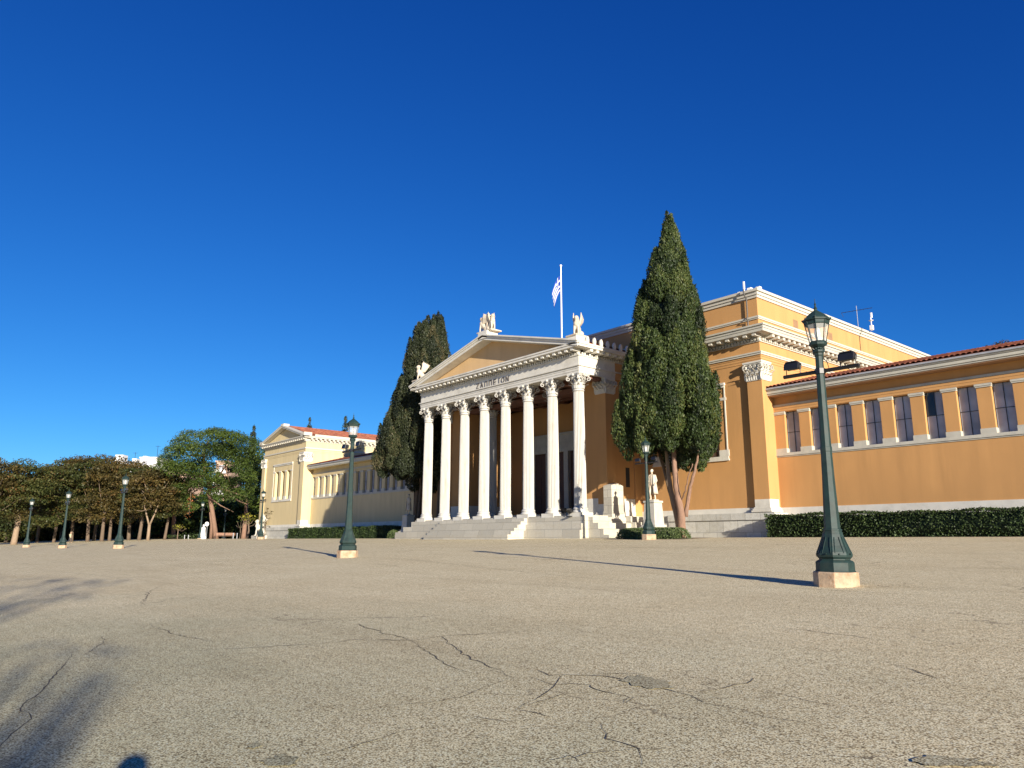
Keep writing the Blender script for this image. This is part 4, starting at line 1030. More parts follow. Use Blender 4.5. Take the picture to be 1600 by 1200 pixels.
def lobes_to_leaves(lobes, per, size, flat=.5, up=.3, fill=.25):
    """lobes: (cx,cy,cz,rx,ry,rz,tint)"""
    Ps, T1, T2, Ti = [], [], [], []
    for (cx, cy, cz, rx, ry, rz, ti) in lobes:
        n = int(per*(rx*ry+rx*rz+ry*rz)/3); 
        if n < 4: continue
        d = rnd(n); d[:,2] = np.where(rng.random(n) < .35, np.abs(d[:,2]), d[:,2]); rad = 1 - fill*rng.random((n,1))**1.5 + .10*rng.normal(size=(n,1))
        P = np.array([cx,cy,cz]) + d*rad*np.array([rx,ry,rz]); nr = unit(d*np.array([1/rx,1/ry,1/rz]) + .75*rng.normal(size=(n,3)) + np.array([0,0,up]))
        a = unit(np.cross(nr, rnd(n))); b = np.cross(nr, a); s = size*(.6+.8*rng.random((n,1)))
        Ps.append(P); T1.append(a*s); T2.append(b*s*flat); Ti.append(np.clip(ti + .16*rng.normal(size=n), 0, 1))
    return np.concatenate(Ps), np.concatenate(T1), np.concatenate(T2), np.concatenate(Ti)
M['cyp'] = leafmat('cypress foliage', [(0, (.010,.018,.006)), (.4, (.026,.044,.011)), (.75, (.050,.070,.016)), (1, (.085,.090,.024))])
M['cyp2'] = leafmat('dull cypress foliage', [(0, (.010,.015,.007)), (.4, (.022,.030,.012)), (.75, (.040,.046,.018)), (1, (.080,.064,.030))])
M['pine'] = leafmat('pine foliage', [(0, (.012,.024,.005)), (.5, (.042,.068,.010)), (1, (.080,.108,.018))])
M['olive'] = leafmat('olive green foliage', [(0, (.014,.022,.006)), (.45, (.042,.052,.013)), (.8, (.075,.072,.018)), (1, (.10,.060,.022))], trans=.15)
M['rusty'] = leafmat('rusty autumn foliage', [(0, (.022,.021,.008)), (.4, (.058,.048,.014)), (.75, (.096,.068,.018)), (1, (.125,.066,.022))], trans=.15)
M['yellow'] = leafmat('yellow green foliage', [(0, (.10,.12,.015)), (.5, (.24,.23,.03)), (1, (.36,.32,.05))], trans=.2)
M['hedge'] = leafmat('hedge foliage', [(0, (.012,.022,.008)), (.5, (.030,.050,.014)), (.85, (.055,.085,.022)), (1, (.10,.13,.04))])
M['bush'] = leafmat('clipped bush foliage', [(0, (.035,.055,.018)), (.5, (.075,.105,.035)), (1, (.13,.16,.06))])

def cypress(name, prof, y0, xf, label, nplume, per, mat, trunks, xmax):
    """prof: list of (z, xleft, xright); plumes cover the body of the crown"""
    base = Vector((trunks[0][0][0], trunks[0][0][1], GZ(0, trunks[0][0][1])))
    g = thing(name, base, label, 'cypress', 'tall cypresses beside the portico')
    zs = [p_[0] for p_ in prof]; zl, zh = min(zs), max(zs)
    XLf = lambda z: np.interp(z, zs, [p_[1] for p_ in prof]); XRf = lambda z: np.interp(z, zs, [p_[2] for p_ in prof])
    def CR_(z):                                              # centre and radius of the round crown at height z
        r = (XRf(z)-XLf(z))/2*xf; return min((XLf(z)+XRf(z))/2, xmax-r), r
    Ps, T1, T2, Ti = [], [], [], []
    zz = []
    while len(zz) < nplume:
        z = random.uniform(zl+.75, zh-.6)
        if random.random() < ((XRf(z)-XLf(z))/9.5)**.8 + .08: zz.append(z)
    zz += [random.uniform(zh-3.2, zh-1.0) for _ in range(14)]
    for z in zz:
        cx, r = CR_(z); a = random.uniform(0, 2*pi)
        if sin(a) < -.2 and z < zl+1.7: z += 1.2
        wdt = min(random.uniform(.42, 1.0), max(.28, r*.5)); hgt = random.uniform(1.6, 3.6)*(.5+.5*min(1, r/3))
        k = max(0, 1 - wdt*.98/max(r, .3))*(random.uniform(.74, 1.02) if random.random() < .88 else random.uniform(1.02, 1.08))*(1+.05*sin(3*a+z*.25)) if random.random() < .88 else random.uniform(.3, .8)
        px_, py_ = cx + r*k*cos(a), y0 + r*k*sin(a)
        out = np.array([cos(a), sin(a), 0])
        n = int(per*wdt*hgt*2.1); t = rng.random(n); th = rng.random(n)*2*pi
        prof_r = wdt*np.sin(np.pi*np.clip(t, .02, .98)**.75)**.8*(1-.35*t)
        rr = prof_r*(.82+.25*rng.random(n)); lean = out*.18*hgt
        P = np.stack([px_+rr*np.cos(th), py_+rr*np.sin(th), z + (t-.35)*hgt], 1) + (t[:,None]-.3)*lean*.5
        P += .05*rng.normal(size=(n,3))
        up = unit(np.array([0,0,1.0]) + .45*rng.normal(size=(n,3)) + .35*np.stack([np.cos(th), np.sin(th), 0*th], 1))
        nr = unit(np.stack([np.cos(th), np.sin(th), .25+0*th], 1) + .6*rng.normal(size=(n,3)))
        s = unit(np.cross(up, nr)); sz = (.6+.8*rng.random((n,1)))
        Ps.append(P); T1.append(s*sz*.037); T2.append(up*sz*.090); Ti.append(np.clip(random.gauss(.42, .24) + .16*rng.normal(size=n), 0, 1))
    # inner body at the darkest tint, painting shade into gaps between plumes
    ev, ef = [], []; K, nn = 14, 14
    for k in range(K+1):
        z = zl + 2.4 + (zh-3.6-zl)*k/K; cx, r = CR_(z); r = max(.05, r*.66 - .25)
        if k == 0: r *= .3
        for i in range(nn):
            a = 2*pi*i/nn; q = r*(1+.12*sin(5*a+k)); ev.append((cx+q*cos(a), y0 + q*sin(a), z))
    ef = [(k*nn+i, k*nn+(i+1)%nn, (k+1)*nn+(i+1)%nn, (k+1)*nn+i) for k in range(K) for i in range(nn)] + [tuple(range(nn))]
    leafmesh('crown', np.concatenate(Ps), np.concatenate(T1), np.concatenate(T2), np.concatenate(Ti), M[mat], g, (ev, ef, None))
    for tr in trunks:
        pts, rad, mt = tr[0:1] and tr[3], tr[1], tr[2]
        mb = MB()
        P_ = [Vector(a) for a in pts]; fine = []; fr = []
        for k in range(len(P_)-1):
            for s in range(4):
                u_ = s/4; fine.append(P_[k].lerp(P_[k+1], u_) + Vector((random.uniform(-.03,.03), random.uniform(-.03,.03), 0))); fr.append((rad[k]*(1-u_)+rad[k+1]*u_)*random.uniform(.94,1.06))
        fine.append(P_[-1]); fr.append(rad[-1]); mb.tube(fine, fr, 10); mb.build('trunk', M[mt], g, smooth=True)
    return g
def px_prof(rows, y):
    out = []
    for v, ul, ur in rows:
        a, b = onY(ul, v, y), onY(ur, v, y); out.append(((a.z+b.z)/2, a.x, b.x))
    return sorted(out)
YC = 2.25
prof = px_prof([(341,1042,1047),(369,1035,1058),(410,1020,1075),(440,1007,1084),(473,996,1096),(522,989,1103),(572,981,1115),(626,973,1128),(666,967,1131),(700,972,1124),(722,988,1104),(735,1004,1075)], YC)
def tk(p, rad, mt, pts): return (p, rad, mt, pts)
g0 = GZ(27, 2)
cypress('cypress', prof, YC, .835, 'tall dense cypress with bare trunks standing right of the portico, beside the statue', 400, 400, 'cyp',
    [tk((27.1,2.3,0), [.30,.24,.20,.17,.10], 'barkred', [(27.3,2.2,g0-.1),(27.2,2.2,3.6),(27.0,2.1,5.2),(26.9,2.1,7.0),(27.3,2.0,16)]),
     tk((26.7,2.5,0), [.22,.19,.16,.10], 'barkpale', [(26.9,2.5,g0-.1),(26.55,2.5,3.6),(26.2,2.4,5.6),(26.1,2.3,8.0)]),
     tk((27.9,2.6,0), [.16,.13,.10,.06], 'barkred', [(27.35,2.5,3.2),(27.7,2.6,4.9),(28.2,2.6,6.2),(28.7,2.5,7.6)]),
     tk((25.9,3.4,0), [.16,.15,.13,.10], 'bark', [(26.5,3.4,g0-.1),(25.7,3.5,3.8),(25.2,3.5,5.6),(24.6,3.4,8.0)]),
     tk((25.9,3.4,0), [.05,.05,.04,.03], 'barkred', [(27.2,2.3,4.2),(27.9,1.9,4.9),(28.3,1.7,5.8),(28.8,1.6,6.6)])], 99)
profL = px_prof([(507,655,668),(520,648,690),(550,638,702),(583,630,712),(627,619,722),(660,611,730),(690,603,735),(713,598,735),(728,598,730),(751,615,715),(765,634,690)], 3.0)
cypress('cypress', profL, 3.0, .60, 'broad dark cypress standing left of the portico, behind the first columns', 380, 360, 'cyp2',
    [tk((-5.3,2,0), [.34,.28,.22,.12], 'bark', [(-8.5,4.2,g0-.1),(-8.3,4.2,4.2),(-7.6,3.9,6.5),(-6.4,3.2,14)]),
     tk((-5.3,2,0), [.22,.18,.15,.1], 'bark', [(-7.7,4.0,g0-.1),(-7.4,4.0,4.4),(-6.9,3.8,7),(-6.5,3.4,9)]),
     tk((-5.3,2,0), [.16,.14,.12,.1], 'bark', [(-9.1,4.6,g0-.1),(-9.0,4.5,4.4),(-8.6,4.2,7),(-8,3.8,9)])], -1.7)
profL2 = px_prof([(491,683,690),(505,677,694),(530,674,701),(560,674,704),(600,670,706),(680,668,706),(760,672,700)], 4.3)
cypress('cypress', profL2, 4.1, .62, 'slimmer dark cypress rising behind the left corner of the pediment', 170, 360, 'cyp2',
    [tk((-4,4.2,0), [.26,.2,.14], 'bark', [(-4.2,4.2,g0-.1),(-4,4.2,8),(-3.8,4.2,16)])], -1.7)

def dome_tree(name, u, depth, ztop, zbot, rad, mat, label, group, cat='tree', trunkr=.28, bark='barkpale', nl=22, per=26, leaf=.24, fork=False, base_z=None, seed=0, lean=0, flatl=.55):
    q = atD(u, 843, depth); x, y = q.x, q.y; zg = GZ(x, y) if base_z is None else base_z
    g = thing(name, (x, y, zg), label, cat, group); rs = random.Random(seed + int(u*7+depth))
    H = ztop-zbot; lobes = []
    for k in range(nl):
        a = rs.uniform(0, 2*pi); t = rs.random(); rr = rad*sqrt(rs.random())*.80
        zt_ = zbot + H*(.14 + .74*t); env = sqrt(max(.06, 1 - ((zt_-zbot-H*.40)/(H*.62))**2)); rr *= env
        s = rs.uniform(.20, .34)*rad
        if rs.random() < .14 and nl > 50: zt_ = zbot + H*rs.uniform(-.08, .14); rr = rad*rs.uniform(.45, .95)
        lobes.append((x+lean*t+rr*cos(a), y+rr*sin(a), min(zt_, ztop-s*.45), s*1.15, s*1.15, s*flatl, rs.gauss(.5, .16)))
    lobes.append((x, y, ztop-.30*rad*.5, rad*.32, rad*.32, rad*.16, .55))
    Pp, a1, a2, ti = lobes_to_leaves(lobes, per, leaf, .55, .35, .45)
    leafmesh('crown', Pp, a1, a2, ti, M[mat], g)
    mb = MB(); top = Vector((x, y, zbot+H*.35)); b0 = Vector((x, y, zg-.15))
    if fork:
        f0 = Vector((x+.05, y, zg+2.4)); mb.tube([b0, b0.lerp(f0,.5), f0], [trunkr*1.1, trunkr*.95, trunkr*.9], 10)
        R_ = Vector((cos(YAW), sin(YAW), 0))
        for s in (-1, 1): mb.tube([f0-Vector((0,0,.15)), f0+R_*s*.55+Vector((0,0,1.4)), f0+R_*s*1.15+Vector((0,0,3.2)), f0+R_*s*1.9+Vector((0,0,6))], [trunkr*.65, trunkr*.5, trunkr*.4, .06], 8)
    else:
        md = b0.lerp(top, .5) + Vector((rs.uniform(-.25,.25), rs.uniform(-.25,.25), 0))
        mb.tube([b0, b0.lerp(md,.25), md, top], [trunkr*1.15, trunkr, trunkr*.85, trunkr*.5], 10)
    for (lx, ly, lz, rx, *_r) in rs.sample(lobes[:-1], min(8, len(lobes)-1)):
        s0 = Vector((x, y, zbot + rs.uniform(-.05, .3)*H)); e = Vector((lx, ly, lz)); md = s0.lerp(e, .5) + Vector((0, 0, -.25))
        mb.tube([s0, md, e], [trunkr*.35, trunkr*.22, .03], 6)
    mb.build('trunk', M[bark], g, smooth=True)
    return g
zpx = lambda u, v, d: atD(u, v, d).z
# the avenue of trees at the left
AV = 'autumn trees along the left side of the square'
av = [ # u, depth, top v, crown bottom v, radius m, material, fork, label
 (22, 124, 714, 806, 6.6, 'olive', 'broad olive green tree with a thick pale trunk at the left photo edge'),
 (58, 140, 728, 812, 4.6, 'olive', 'dull green tree standing between the two leftmost street lamps'),
 (-25, 120, 712, 800, 6.0, 'rusty', 'tree cut off by the left photo edge'),
 (84, 132, 716, 806, 5.4, 'olive', 'green tree behind the second street lamp from the left'),
 (112, 136, 708, 806, 6.0, 'rusty', 'brownish tree just right of the second lamp from the left'),
 (137, 128, 712, 804, 5.0, 'olive', 'olive tree whose trunk is first in the close row behind the third lamp'),
 (147, 138, 707, 800, 6.0, 'rusty', 'rust brown tree, second trunk of the close row'),
 (159, 124, 722, 802, 4.8, 'rusty', 'rust brown tree with a thick trunk, third of the close row'),
 (171, 126, 709, 800, 5.4, 'rusty', 'rusty tree with a bent trunk just left of the third lamp'),
 (201, 128, 717, 800, 5.2, 'rusty', 'rusty tree with a thin trunk just right of the third lamp'),
 (217, 122, 724, 800, 4.6, 'olive', 'tree with a straight pale trunk left of the forked one'),
 (231, 117, 729, 796, 4.6, 'rusty', 'tree with a forked pale trunk in front of the white houses'),
 (257, 121, 738, 798, 4.2, 'olive', 'olive green tree with a gnarled trunk left of the big pine')]
for i, (u, dpt, vt, vb, rad, mt, lab) in enumerate(av):
    dome_tree('tree', u, dpt, zpx(u, vt, dpt), zpx(u, vb+1+[4,-4,5,2,-5,4,-3,5,0,-4,5,-2,4][i], dpt), rad, mt, lab, AV, trunkr=.46 if u == 22 else random.uniform(.22, .32), nl=70, per=95, leaf=.19, bark='barkpale' if i in (0, 11) else 'bark',
              fork=(u == 231), seed=i, flatl=.42)
BGR = 'darker trees in the depth of the park'
BGL = ['shaded park tree behind the leftmost street lamp', 'shaded park tree behind the gap between the two leftmost lamps', 'shaded park tree behind the second lamp from the left', 'shaded brownish tree behind the first trunks of the close row', 'shaded tree behind the rust brown trees of the close row', 'shaded brownish tree behind the third lamp', 'shaded tree below the white apartment houses', 'shaded pine behind the low yellow bush', 'shaded pine behind the white park statue', 'shaded pine directly behind the big pine trunk', 'shaded pine behind the benches', 'shaded pine beside the pavilion wall', 'shaded park tree at the very left edge of the photo']
for i, (u, dpt, vt, rad, mt) in enumerate([(10,160,735,7,'olive'),(50,165,742,7,'olive'),(95,162,730,7,'olive'),(130,168,735,7,'rusty'),(172,165,735,7,'olive'),(205,162,742,7,'rusty'),(240,168,762,7,'olive'),(268,150,770,6,'pine'),(300,160,776,6,'pine'),(325,165,770,6,'pine'),(362,158,775,6,'pine'),(395,160,760,6,'pine'),(-20,160,735,7,'olive')]):
    dome_tree('tree', u, dpt, zpx(u, vt, dpt), zpx(u, 832, dpt), rad, mt, BGL[i], BGR, trunkr=.35, bark='bark', nl=60, per=42, leaf=.32, seed=50+i, flatl=.6)

# the big stone pine left of the pavilion
def pine():
    D = 124; b = atD(338, 843, D); g = thing('pine_tree', (b.x, b.y, 1.83), 'large spreading pine with a thick leaning trunk left of the gabled pavilion', 'pine')
    lob = []
    for (u, v, r) in [(283,692,17),(298,684,15),(272,706,16),(262,718,16),(292,708,20),(312,700,18),(328,682,17),(340,676,16),(356,684,18),(372,686,18),(388,694,18),(402,706,15),(332,702,20),(352,706,20),(374,710,20),(394,724,18),(404,742,14),(268,736,17),(256,728,14),(288,730,15),(306,724,14),(380,736,16),(400,758,13),(388,764,14),(366,752,12),(350,766,17),(334,756,12),(366,772,15),(385,780,14),(318,742,10),(296,790,12),(286,780,10),(284,800,8),(326,770,12),(322,716,15),(334,740,13),(362,716,16),(376,722,15),(345,700,16),(310,755,12),(355,756,12),(392,744,14),(330,728,12),(320,750,13),(326,764,12),(314,730,14),(306,742,14),(335,746,11),(298,756,13),(276,762,12)]:
        for k in range(3):
            dd_ = D + random.uniform(-7, 7); p = atD(u+random.uniform(-5,5), v+random.uniform(-3,3), dd_); s = r/F_PX*D*random.uniform(.7, 1.0)
            lob.append((p.x, p.y, p.z, s*1.15, s*1.15, s*.72, random.gauss(.5, .15)))
    leafmesh('crown', *lobes_to_leaves(lob, 170, .19, .30, .6, .35), M['pine'], g)
    A_ = lambda u, v, d=D: atD(u, v, d); mb = MB(); bz = Vector((b.x, b.y, 1.6))
    mb.tube([bz, A_(334,815), A_(331,795), A_(328,778), A_(326,755), A_(320,735), A_(318,712), A_(325,690)], [.44,.38,.36,.34,.30,.26,.2,.1], 12)
    mb.tube([Vector((A_(329,843).x, A_(329,843).y, 1.6)), A_(331,820), A_(329,800)], [.3,.26,.24], 10)
    for pts, r0 in (([(328,778),(322,768),(312,763)],.2),([(326,755),(345,740),(352,728),(358,715)],.22),([(352,728),(356,745),(360,758)],.1),([(320,735),(335,728),(360,730)],.14),([(326,760),(350,765),(372,772),(385,776)],.16),([(318,712),(295,712),(280,700)],.18),([(325,700),(350,690),(372,690)],.16),([(328,778),(345,790),(365,800)],.12),([(368,780),(376,784),(386,788)],.14)):
        P_ = [A_(*p_, D-1) for p_ in pts]; mb.tube(P_, [r0*(1-.7*k/(len(P_)-1)) for k in range(len(P_))], 7)
    mb.build('trunk', M['barkred'], g, smooth=True)
pine()
dome_tree('pine_tree', 380, 134, zpx(380,700,134), zpx(380,800,134), 5.5, 'pine', 'second pine with a leaning reddish trunk close beside the pavilion', 'pines left of the pavilion', 'pine', .42, 'barkred', 34, 80, .22, seed=3)
dome_tree('pine_tree', 270, 136, zpx(270,715,136), zpx(270,790,136), 5.5, 'pine', 'pine behind the gnarled tree, left edge of the pine group', 'pines left of the pavilion', 'pine', .4, 'barkred', 34, 80, .22, seed=4)
# small trees and shrubs in front of the park
dome_tree('ornamental_tree', 386, 112, zpx(386,800,112), zpx(386,822,112), 1.9, 'yellow', 'small round yellow green tree beside the pavilion corner', None, 'small tree', .16, 'bark', 14, 60, .12, seed=5)
dome_tree('ornamental_tree', 277, 116, zpx(277,819,116), zpx(277,829,116), 1.6, 'yellow', 'low bright yellow bush in front of the dark park', None, 'bush', .10, 'bark', 12, 60, .12, seed=6)
dome_tree('ornamental_tree', 374, 122, zpx(374,812,122), zpx(374,826,122), 1.2, 'bush', 'thin green young tree on a straight stem', None, 'small tree', .07, 'bark', 9, 60, .12, seed=8)
q = atD(296, 795, 120)
g = thing('hanging_dry_branch', (q.x, q.y, q.z-2), 'patch of dry orange needles hanging low on the pine', 'dry branch')
leafmesh('needles', *lobes_to_leaves([(q.x, q.y, q.z, .75, .75, 1.7, .8), (q.x+.2, q.y+.3, q.z+1.4, .6, .6, .8, .7)], 60, .12, .4, 0, .4), leafmat('dry needles', [(0,(.20,.05,.02)),(1,(.40,.13,.05))]), g)
mb = MB(); mb.tube([(q.x, q.y, q.z+2.6), (q.x+.1, q.y, q.z+1), (q.x, q.y, q.z-1)], [.06,.05,.03], 6); mb.build('stem', M['bark'], g)
# sapling with few leaves in front of the pavilion
p0 = onY(413, 841, 1.5); g = thing('sapling', (p0.x, p0.y, 1.80), 'slender sapling with sparse brown leaves in front of the pale pavilion', 'small tree')
mb = MB(); base = Vector((p0.x, p0.y, 1.7)); tip = base + Vector((.3, 0, 3.6)); mb.tube([base, base+Vector((.05,0,1.6)), tip], [.06,.05,.02], 6)
lob = []
for k in range(11):
    s0 = base + Vector((.05+.02*k, 0, 1.3+.2*k)); a = random.uniform(0, 2*pi); e = s0 + Vector((cos(a)*.9, sin(a)*.5, random.uniform(.3, .8))); mb.tube([s0, e], [.025,.01], 5)
    lob.append((e.x, e.y, e.z, .3, .3, .22, .5)); lob.append((s0.x, s0.y, s0.z+.3, .2, .2, .2, .5))
mb.build('trunk', M['bark'], g); leafmesh('crown', *lobes_to_leaves(lob, 260, .09, .5, 0, .8), M['rusty'], g)

# planted strips under the hedges
for (x0_, x1_, y0_, y1_) in ((31.6, 60.4, 4.35, 6.2), (-41.8, -13.0, 4.5, 6.2), (24.6, 31.0, -2.7, .4)):
    sb_ = MB(); n_ = int((x1_-x0_)/.4); vs_ = []
    for k in range(n_+1):
        x_ = x0_+(x1_-x0_)*k/n_
        for yy_, ex_ in ((y0_, random.uniform(-.10,.10)), (y1_, 0)): vs_.append((x_, yy_+ex_, GZ(x_, yy_)+.012))
    sb_.add(vs_, [(2*k, 2*k+2, 2*k+3, 2*k+1) for k in range(n_)]); sb_.build('soil_bed', M['soil'], kind='structure')
# hedges and bushes
def hedge(x0, x1, y0, y1, z0, z1, label, mat='hedge', per=330, size=.055, name='hedge', round_=0, group=None, cat='hedge'):
    g = thing(name, ((x0+x1)/2, (y0+y1)/2, z0), label, cat, group)
    Ps, Ns = [], []
    def facep(n, f): 
        a = rng.random((n, 2)); Ps.append(f(a[:,0], a[:,1]))
    A1 = (x1-x0)*(z1-z0); A2 = (x1-x0)*(y1-y0); A3 = (y1-y0)*(z1-z0)
    L1_ = lambda a: x0+(x1-x0)*a; L2_ = lambda a: y0+(y1-y0)*a; L3_ = lambda a: z0+(z1-z0)*a; on = np.ones
    for n, f, nn in ((int(A1*per), lambda a, b: np.stack([L1_(a), np.full(len(a), y0), L3_(b)], 1), (0,-1,0)), (int(A1*per*.3), lambda a, b: np.stack([L1_(a), np.full(len(a), y1), L3_(b)], 1), (0,1,0)),
                     (int(A2*per), lambda a, b: np.stack([L1_(a), L2_(b), np.full(len(a), z1)], 1), (0,0,1)), (int(A3*per), lambda a, b: np.stack([np.full(len(a), x0), L2_(a), L3_(b)], 1), (-1,0,0)), (int(A3*per), lambda a, b: np.stack([np.full(len(a), x1), L2_(a), L3_(b)], 1), (1,0,0))):
        facep(max(n, 3), f); Ns.append(np.tile(np.array(nn, float), (max(n, 3), 1)))
    P = np.concatenate(Ps); Nn = np.concatenate(Ns)
    wv = .05*np.sin(P[:,0]*2.1)*np.cos(P[:,2]*3) + .04*np.sin(P[:,0]*.7+1); P = P + Nn*(wv[:,None] - .07*rng.random((len(P),1))**2*2) + .03*rng.normal(size=P.shape)
    if round_:
        c = np.array([(x0+x1)/2, (y0+y1)/2, z0]); h = np.array([(x1-x0)/2, (y1-y0)/2, z1-z0]); d = (P-c)/h
        k_ = (np.abs(d[:,0])**round_ + np.abs(d[:,1])**2.5 + np.abs(np.maximum(d[:,2],0))**3)**(1/3.0); P = c + d/np.maximum(1, k_)[:,None]*h
    nr = unit(Nn + .8*rng.normal(size=P.shape)); a = unit(np.cross(nr, rnd(len(P)))); b = np.cross(nr, a); s = size*(.6+.8*rng.random((len(P),1)))
    tint = np.clip(.45 + .20*rng.normal(size=len(P)) + .10*np.sin(P[:,0]*3), 0, 1)
    m_ = .10 if not round_ else .16*(x1-x0)
    bx_ = MB(); bx_.box(x0+m_, y0+.12, z0-.05, x1-m_, y1-.12, z1-.14 - (.1 if round_ else 0))
    leafmesh('foliage', P, a*s, b*s*.6, tint, M[mat], g, (bx_.v, bx_.f, None)); return g
hedge(31.95, 60, 4.7, 6.0, 1.80, 3.26, 'long clipped dark green hedge below the right wing windows', per=300)
hedge(-41.4, -13.4, 4.9, 6.0, 1.80, 3.20, 'long clipped green hedge below the left wing', per=170, size=.08)
hedge(-10.6, -6.6, 1.9, 3.4, 1.80, 2.70, 'low rounded grey green bush left of the portico steps', 'bush', 260, .07, 'bush', 6, 'low bushes beside the steps', 'bush')
hedge(25.0, 30.6, -2.3, -.9, 1.74, 2.42, 'low clipped bush around the foot of the lamp beside the statue', 'bush', 420, .05, 'bush', 8, 'low bushes beside the steps', 'bush')
q1 = atD(282, 843, 128)
for (u0, u1, v0, d_, lab) in ((284,318,832,126,'low dark hedge behind the white park statue'),(262,280,835,124,'short dark hedge beside the yellow bush')):
    a_, b_ = atD(u0, 843, d_), atD(u1, 843, d_); c_ = (a_+b_)/2; zt_ = zpx(u0, v0, d_)
    g = thing('hedge', (c_.x, c_.y, 1.8), lab, 'hedge'); lb = []
    for k in range(9):
        p_ = a_.lerp(b_, k/8); lb.append((p_.x, p_.y, 2.2, .6, .6, zt_-2.2, .5))
    leafmesh('foliage', *lobes_to_leaves(lb, 60, .14, .6, 0, .3), M['hedge'], g)
# undergrowth that closes the park
ub = []
for k in range(150):
    u_ = -70 + k*3.5; d_ = 176 + random.uniform(-6, 6); p_ = atD(u_, 843, d_); ub.append((p_.x, p_.y, 3.0, 2.4, 2.4, random.uniform(2.5, 5.5), .3))
tag(leafmesh('undergrowth', *lobes_to_leaves(ub, 26, .5, .6, 0, .3), M['hedge']), None, None, kind='stuff')
bpy.data.objects['undergrowth']['label'] = 'dark undergrowth between the park trees'
bpy.data.objects['undergrowth']['category'] = 'undergrowth'

# small far cypresses over the roofs
def far_cypress(u, vt, y, w_, label):
    p_ = onY(u, vt, y); h_ = p_.z; g = thing('cypress', (p_.x, y, 1.83), label, 'cypress', 'distant cypress tops above the roofs')
    lb = []
    for k in range(16):
        t_ = k/15; r_ = w_*(1-t_)**.55*(.6+.4*min(1, t_*6))+.3; z_ = 4+(h_-4-.5)*t_
        for j in range(3): a = random.uniform(0, 6.3); lb.append((p_.x+cos(a)*r_*.45, y+sin(a)*r_*.45, z_, r_*.75+.12, r_*.75+.12, 1.1, random.gauss(.4,.1)))
    leafmesh('crown', *lobes_to_leaves(lb, 240, .17, .5, .4, .2), M['cyp2'], g)
    mb = MB(); mb.tube([(p_.x, y, 1.6), (p_.x, y, h_*.6)], [.25,.12], 8); mb.build('trunk', M['bark'], g)
far_cypress(484, 655, 60, 1.4, 'thin cypress top above the pavilion ridge')
far_cypress(540, 654, 50, 1.6, 'cypress top behind the lantern of the middle lamp')
far_cypress(602, 659, 24, 1.1, 'small cypress top left of the big dark cypress')
far_cypress(397, 668, 30, 1.5, 'thin cypress top between the pine and the pavilion gable')
dome_tree('tree', 1596, 66, zpx(1596,520,66), zpx(1596,600,66), 3.4, 'rusty', 'sparse autumn tree top above the tiled roof at the right photo edge', None, nl=34, per=230, leaf=.10, seed=11, bark='bark')

# ------------------------------------------------------------------ park furniture, people, houses
def simple_person(x, y, zg, face, label, top, legs, walk=.25, h=1.72):
    g = thing('person', (x, y, zg), label, 'person'); s = h/1.8; R = Matrix.Rotation(face, 3, 'Z')
    P = lambda a, b, z: Vector((x, y, zg)) + R @ Vector((a*s, b*s, z*s))
    mb = MB(); lg = MB(); tp = MB(); hr = MB()
    for q in (-1, 1):
        f = q*walk
        lg.limb(P(q*.09,0,.93), P(q*.10,-f*.5-.03,.50), .095*s, .068*s); lg.limb(P(q*.10,-f*.5-.03,.50), P(q*.10,-f+.06,.10), .064*s, .05*s)
        mb.limb(P(q*.10,-f+.06,.07), P(q*.11,-f-.12,.05), .045*s, .035*s)
        tp.limb(P(q*.20,0,1.42), P(q*.26,f*.5,1.14), .062*s, .052*s); tp.limb(P(q*.26,f*.5,1.14), P(q*.25,f*.9-.1,.92), .05*s, .038*s)
        hx = P(q*.25,f*.9-.12,.86); mb.ell(hx, (.035*s,.045*s,.05*s))
        for k in range(4): mb.limb(hx+R@Vector((0,(k-1.5)*.02,-.03)), hx+R@Vector((0,(k-1.5)*.02-.01,-.10+.01*abs(k-1.5))), .010, .008)
        mb.limb(hx+R@Vector((-q*.02,-.04,-.01)), hx+R@Vector((-q*.03,-.06,-.06)), .011, .009)
    mb.limb(P(0,0,.98), P(0,0,1.40), .12*s, .13*s); tp.limb(P(0,0,.92), P(0,0,1.16), .155*s, .15*s); tp.limb(P(0,0,1.16), P(0,0,1.36), .15*s, .165*s); tp.limb(P(-.14,0,1.42), P(.14,0,1.42), .08*s, .08*s)
    mb.limb(P(0,0,1.45), P(0,-.01,1.60), .055*s, .05*s); mb.ell(P(0,-.02,1.68), (.075*s,.095*s,.115*s)); mb.ell(P(0,-.12,1.67), (.013*s,.02*s,.022*s))
    for q in (-1, 1): mb.ell(P(q*.078,-.01,1.67), (.014*s,.02*s,.03*s))
    hr.ell(P(0,.012,1.715), (.088*s,.105*s,.095*s)); hr.ell(P(0,.06,1.66), (.078*s,.06*s,.09*s))
    mb.build('body', plain('skin', (.48,.30,.20), .6, .05), g, remesh=.018); tp.build('jacket', plain(label[:12]+' jacket', top, .8, .1), g, remesh=.02)
    lg.build('trousers', plain(label[:12]+' trousers', legs, .8, .1), g, remesh=.02); hr.build('hair', plain('brown hair', (.05,.03,.02), .7, .2), g, remesh=.02)
q = atD(109.5, 843, 122); simple_person(q.x, q.y, GZ(q.x, q.y), radians(120), 'small distant person in a beige jacket walking under the trees at the left', (.42,.37,.24), (.03,.03,.04))
simple_person(58.86, -39.66, GZ(58.9, -39.6), YAW+pi, 'person in a dark jacket standing where the photograph is taken', (.03,.04,.08), (.03,.03,.035), .03, 1.83)

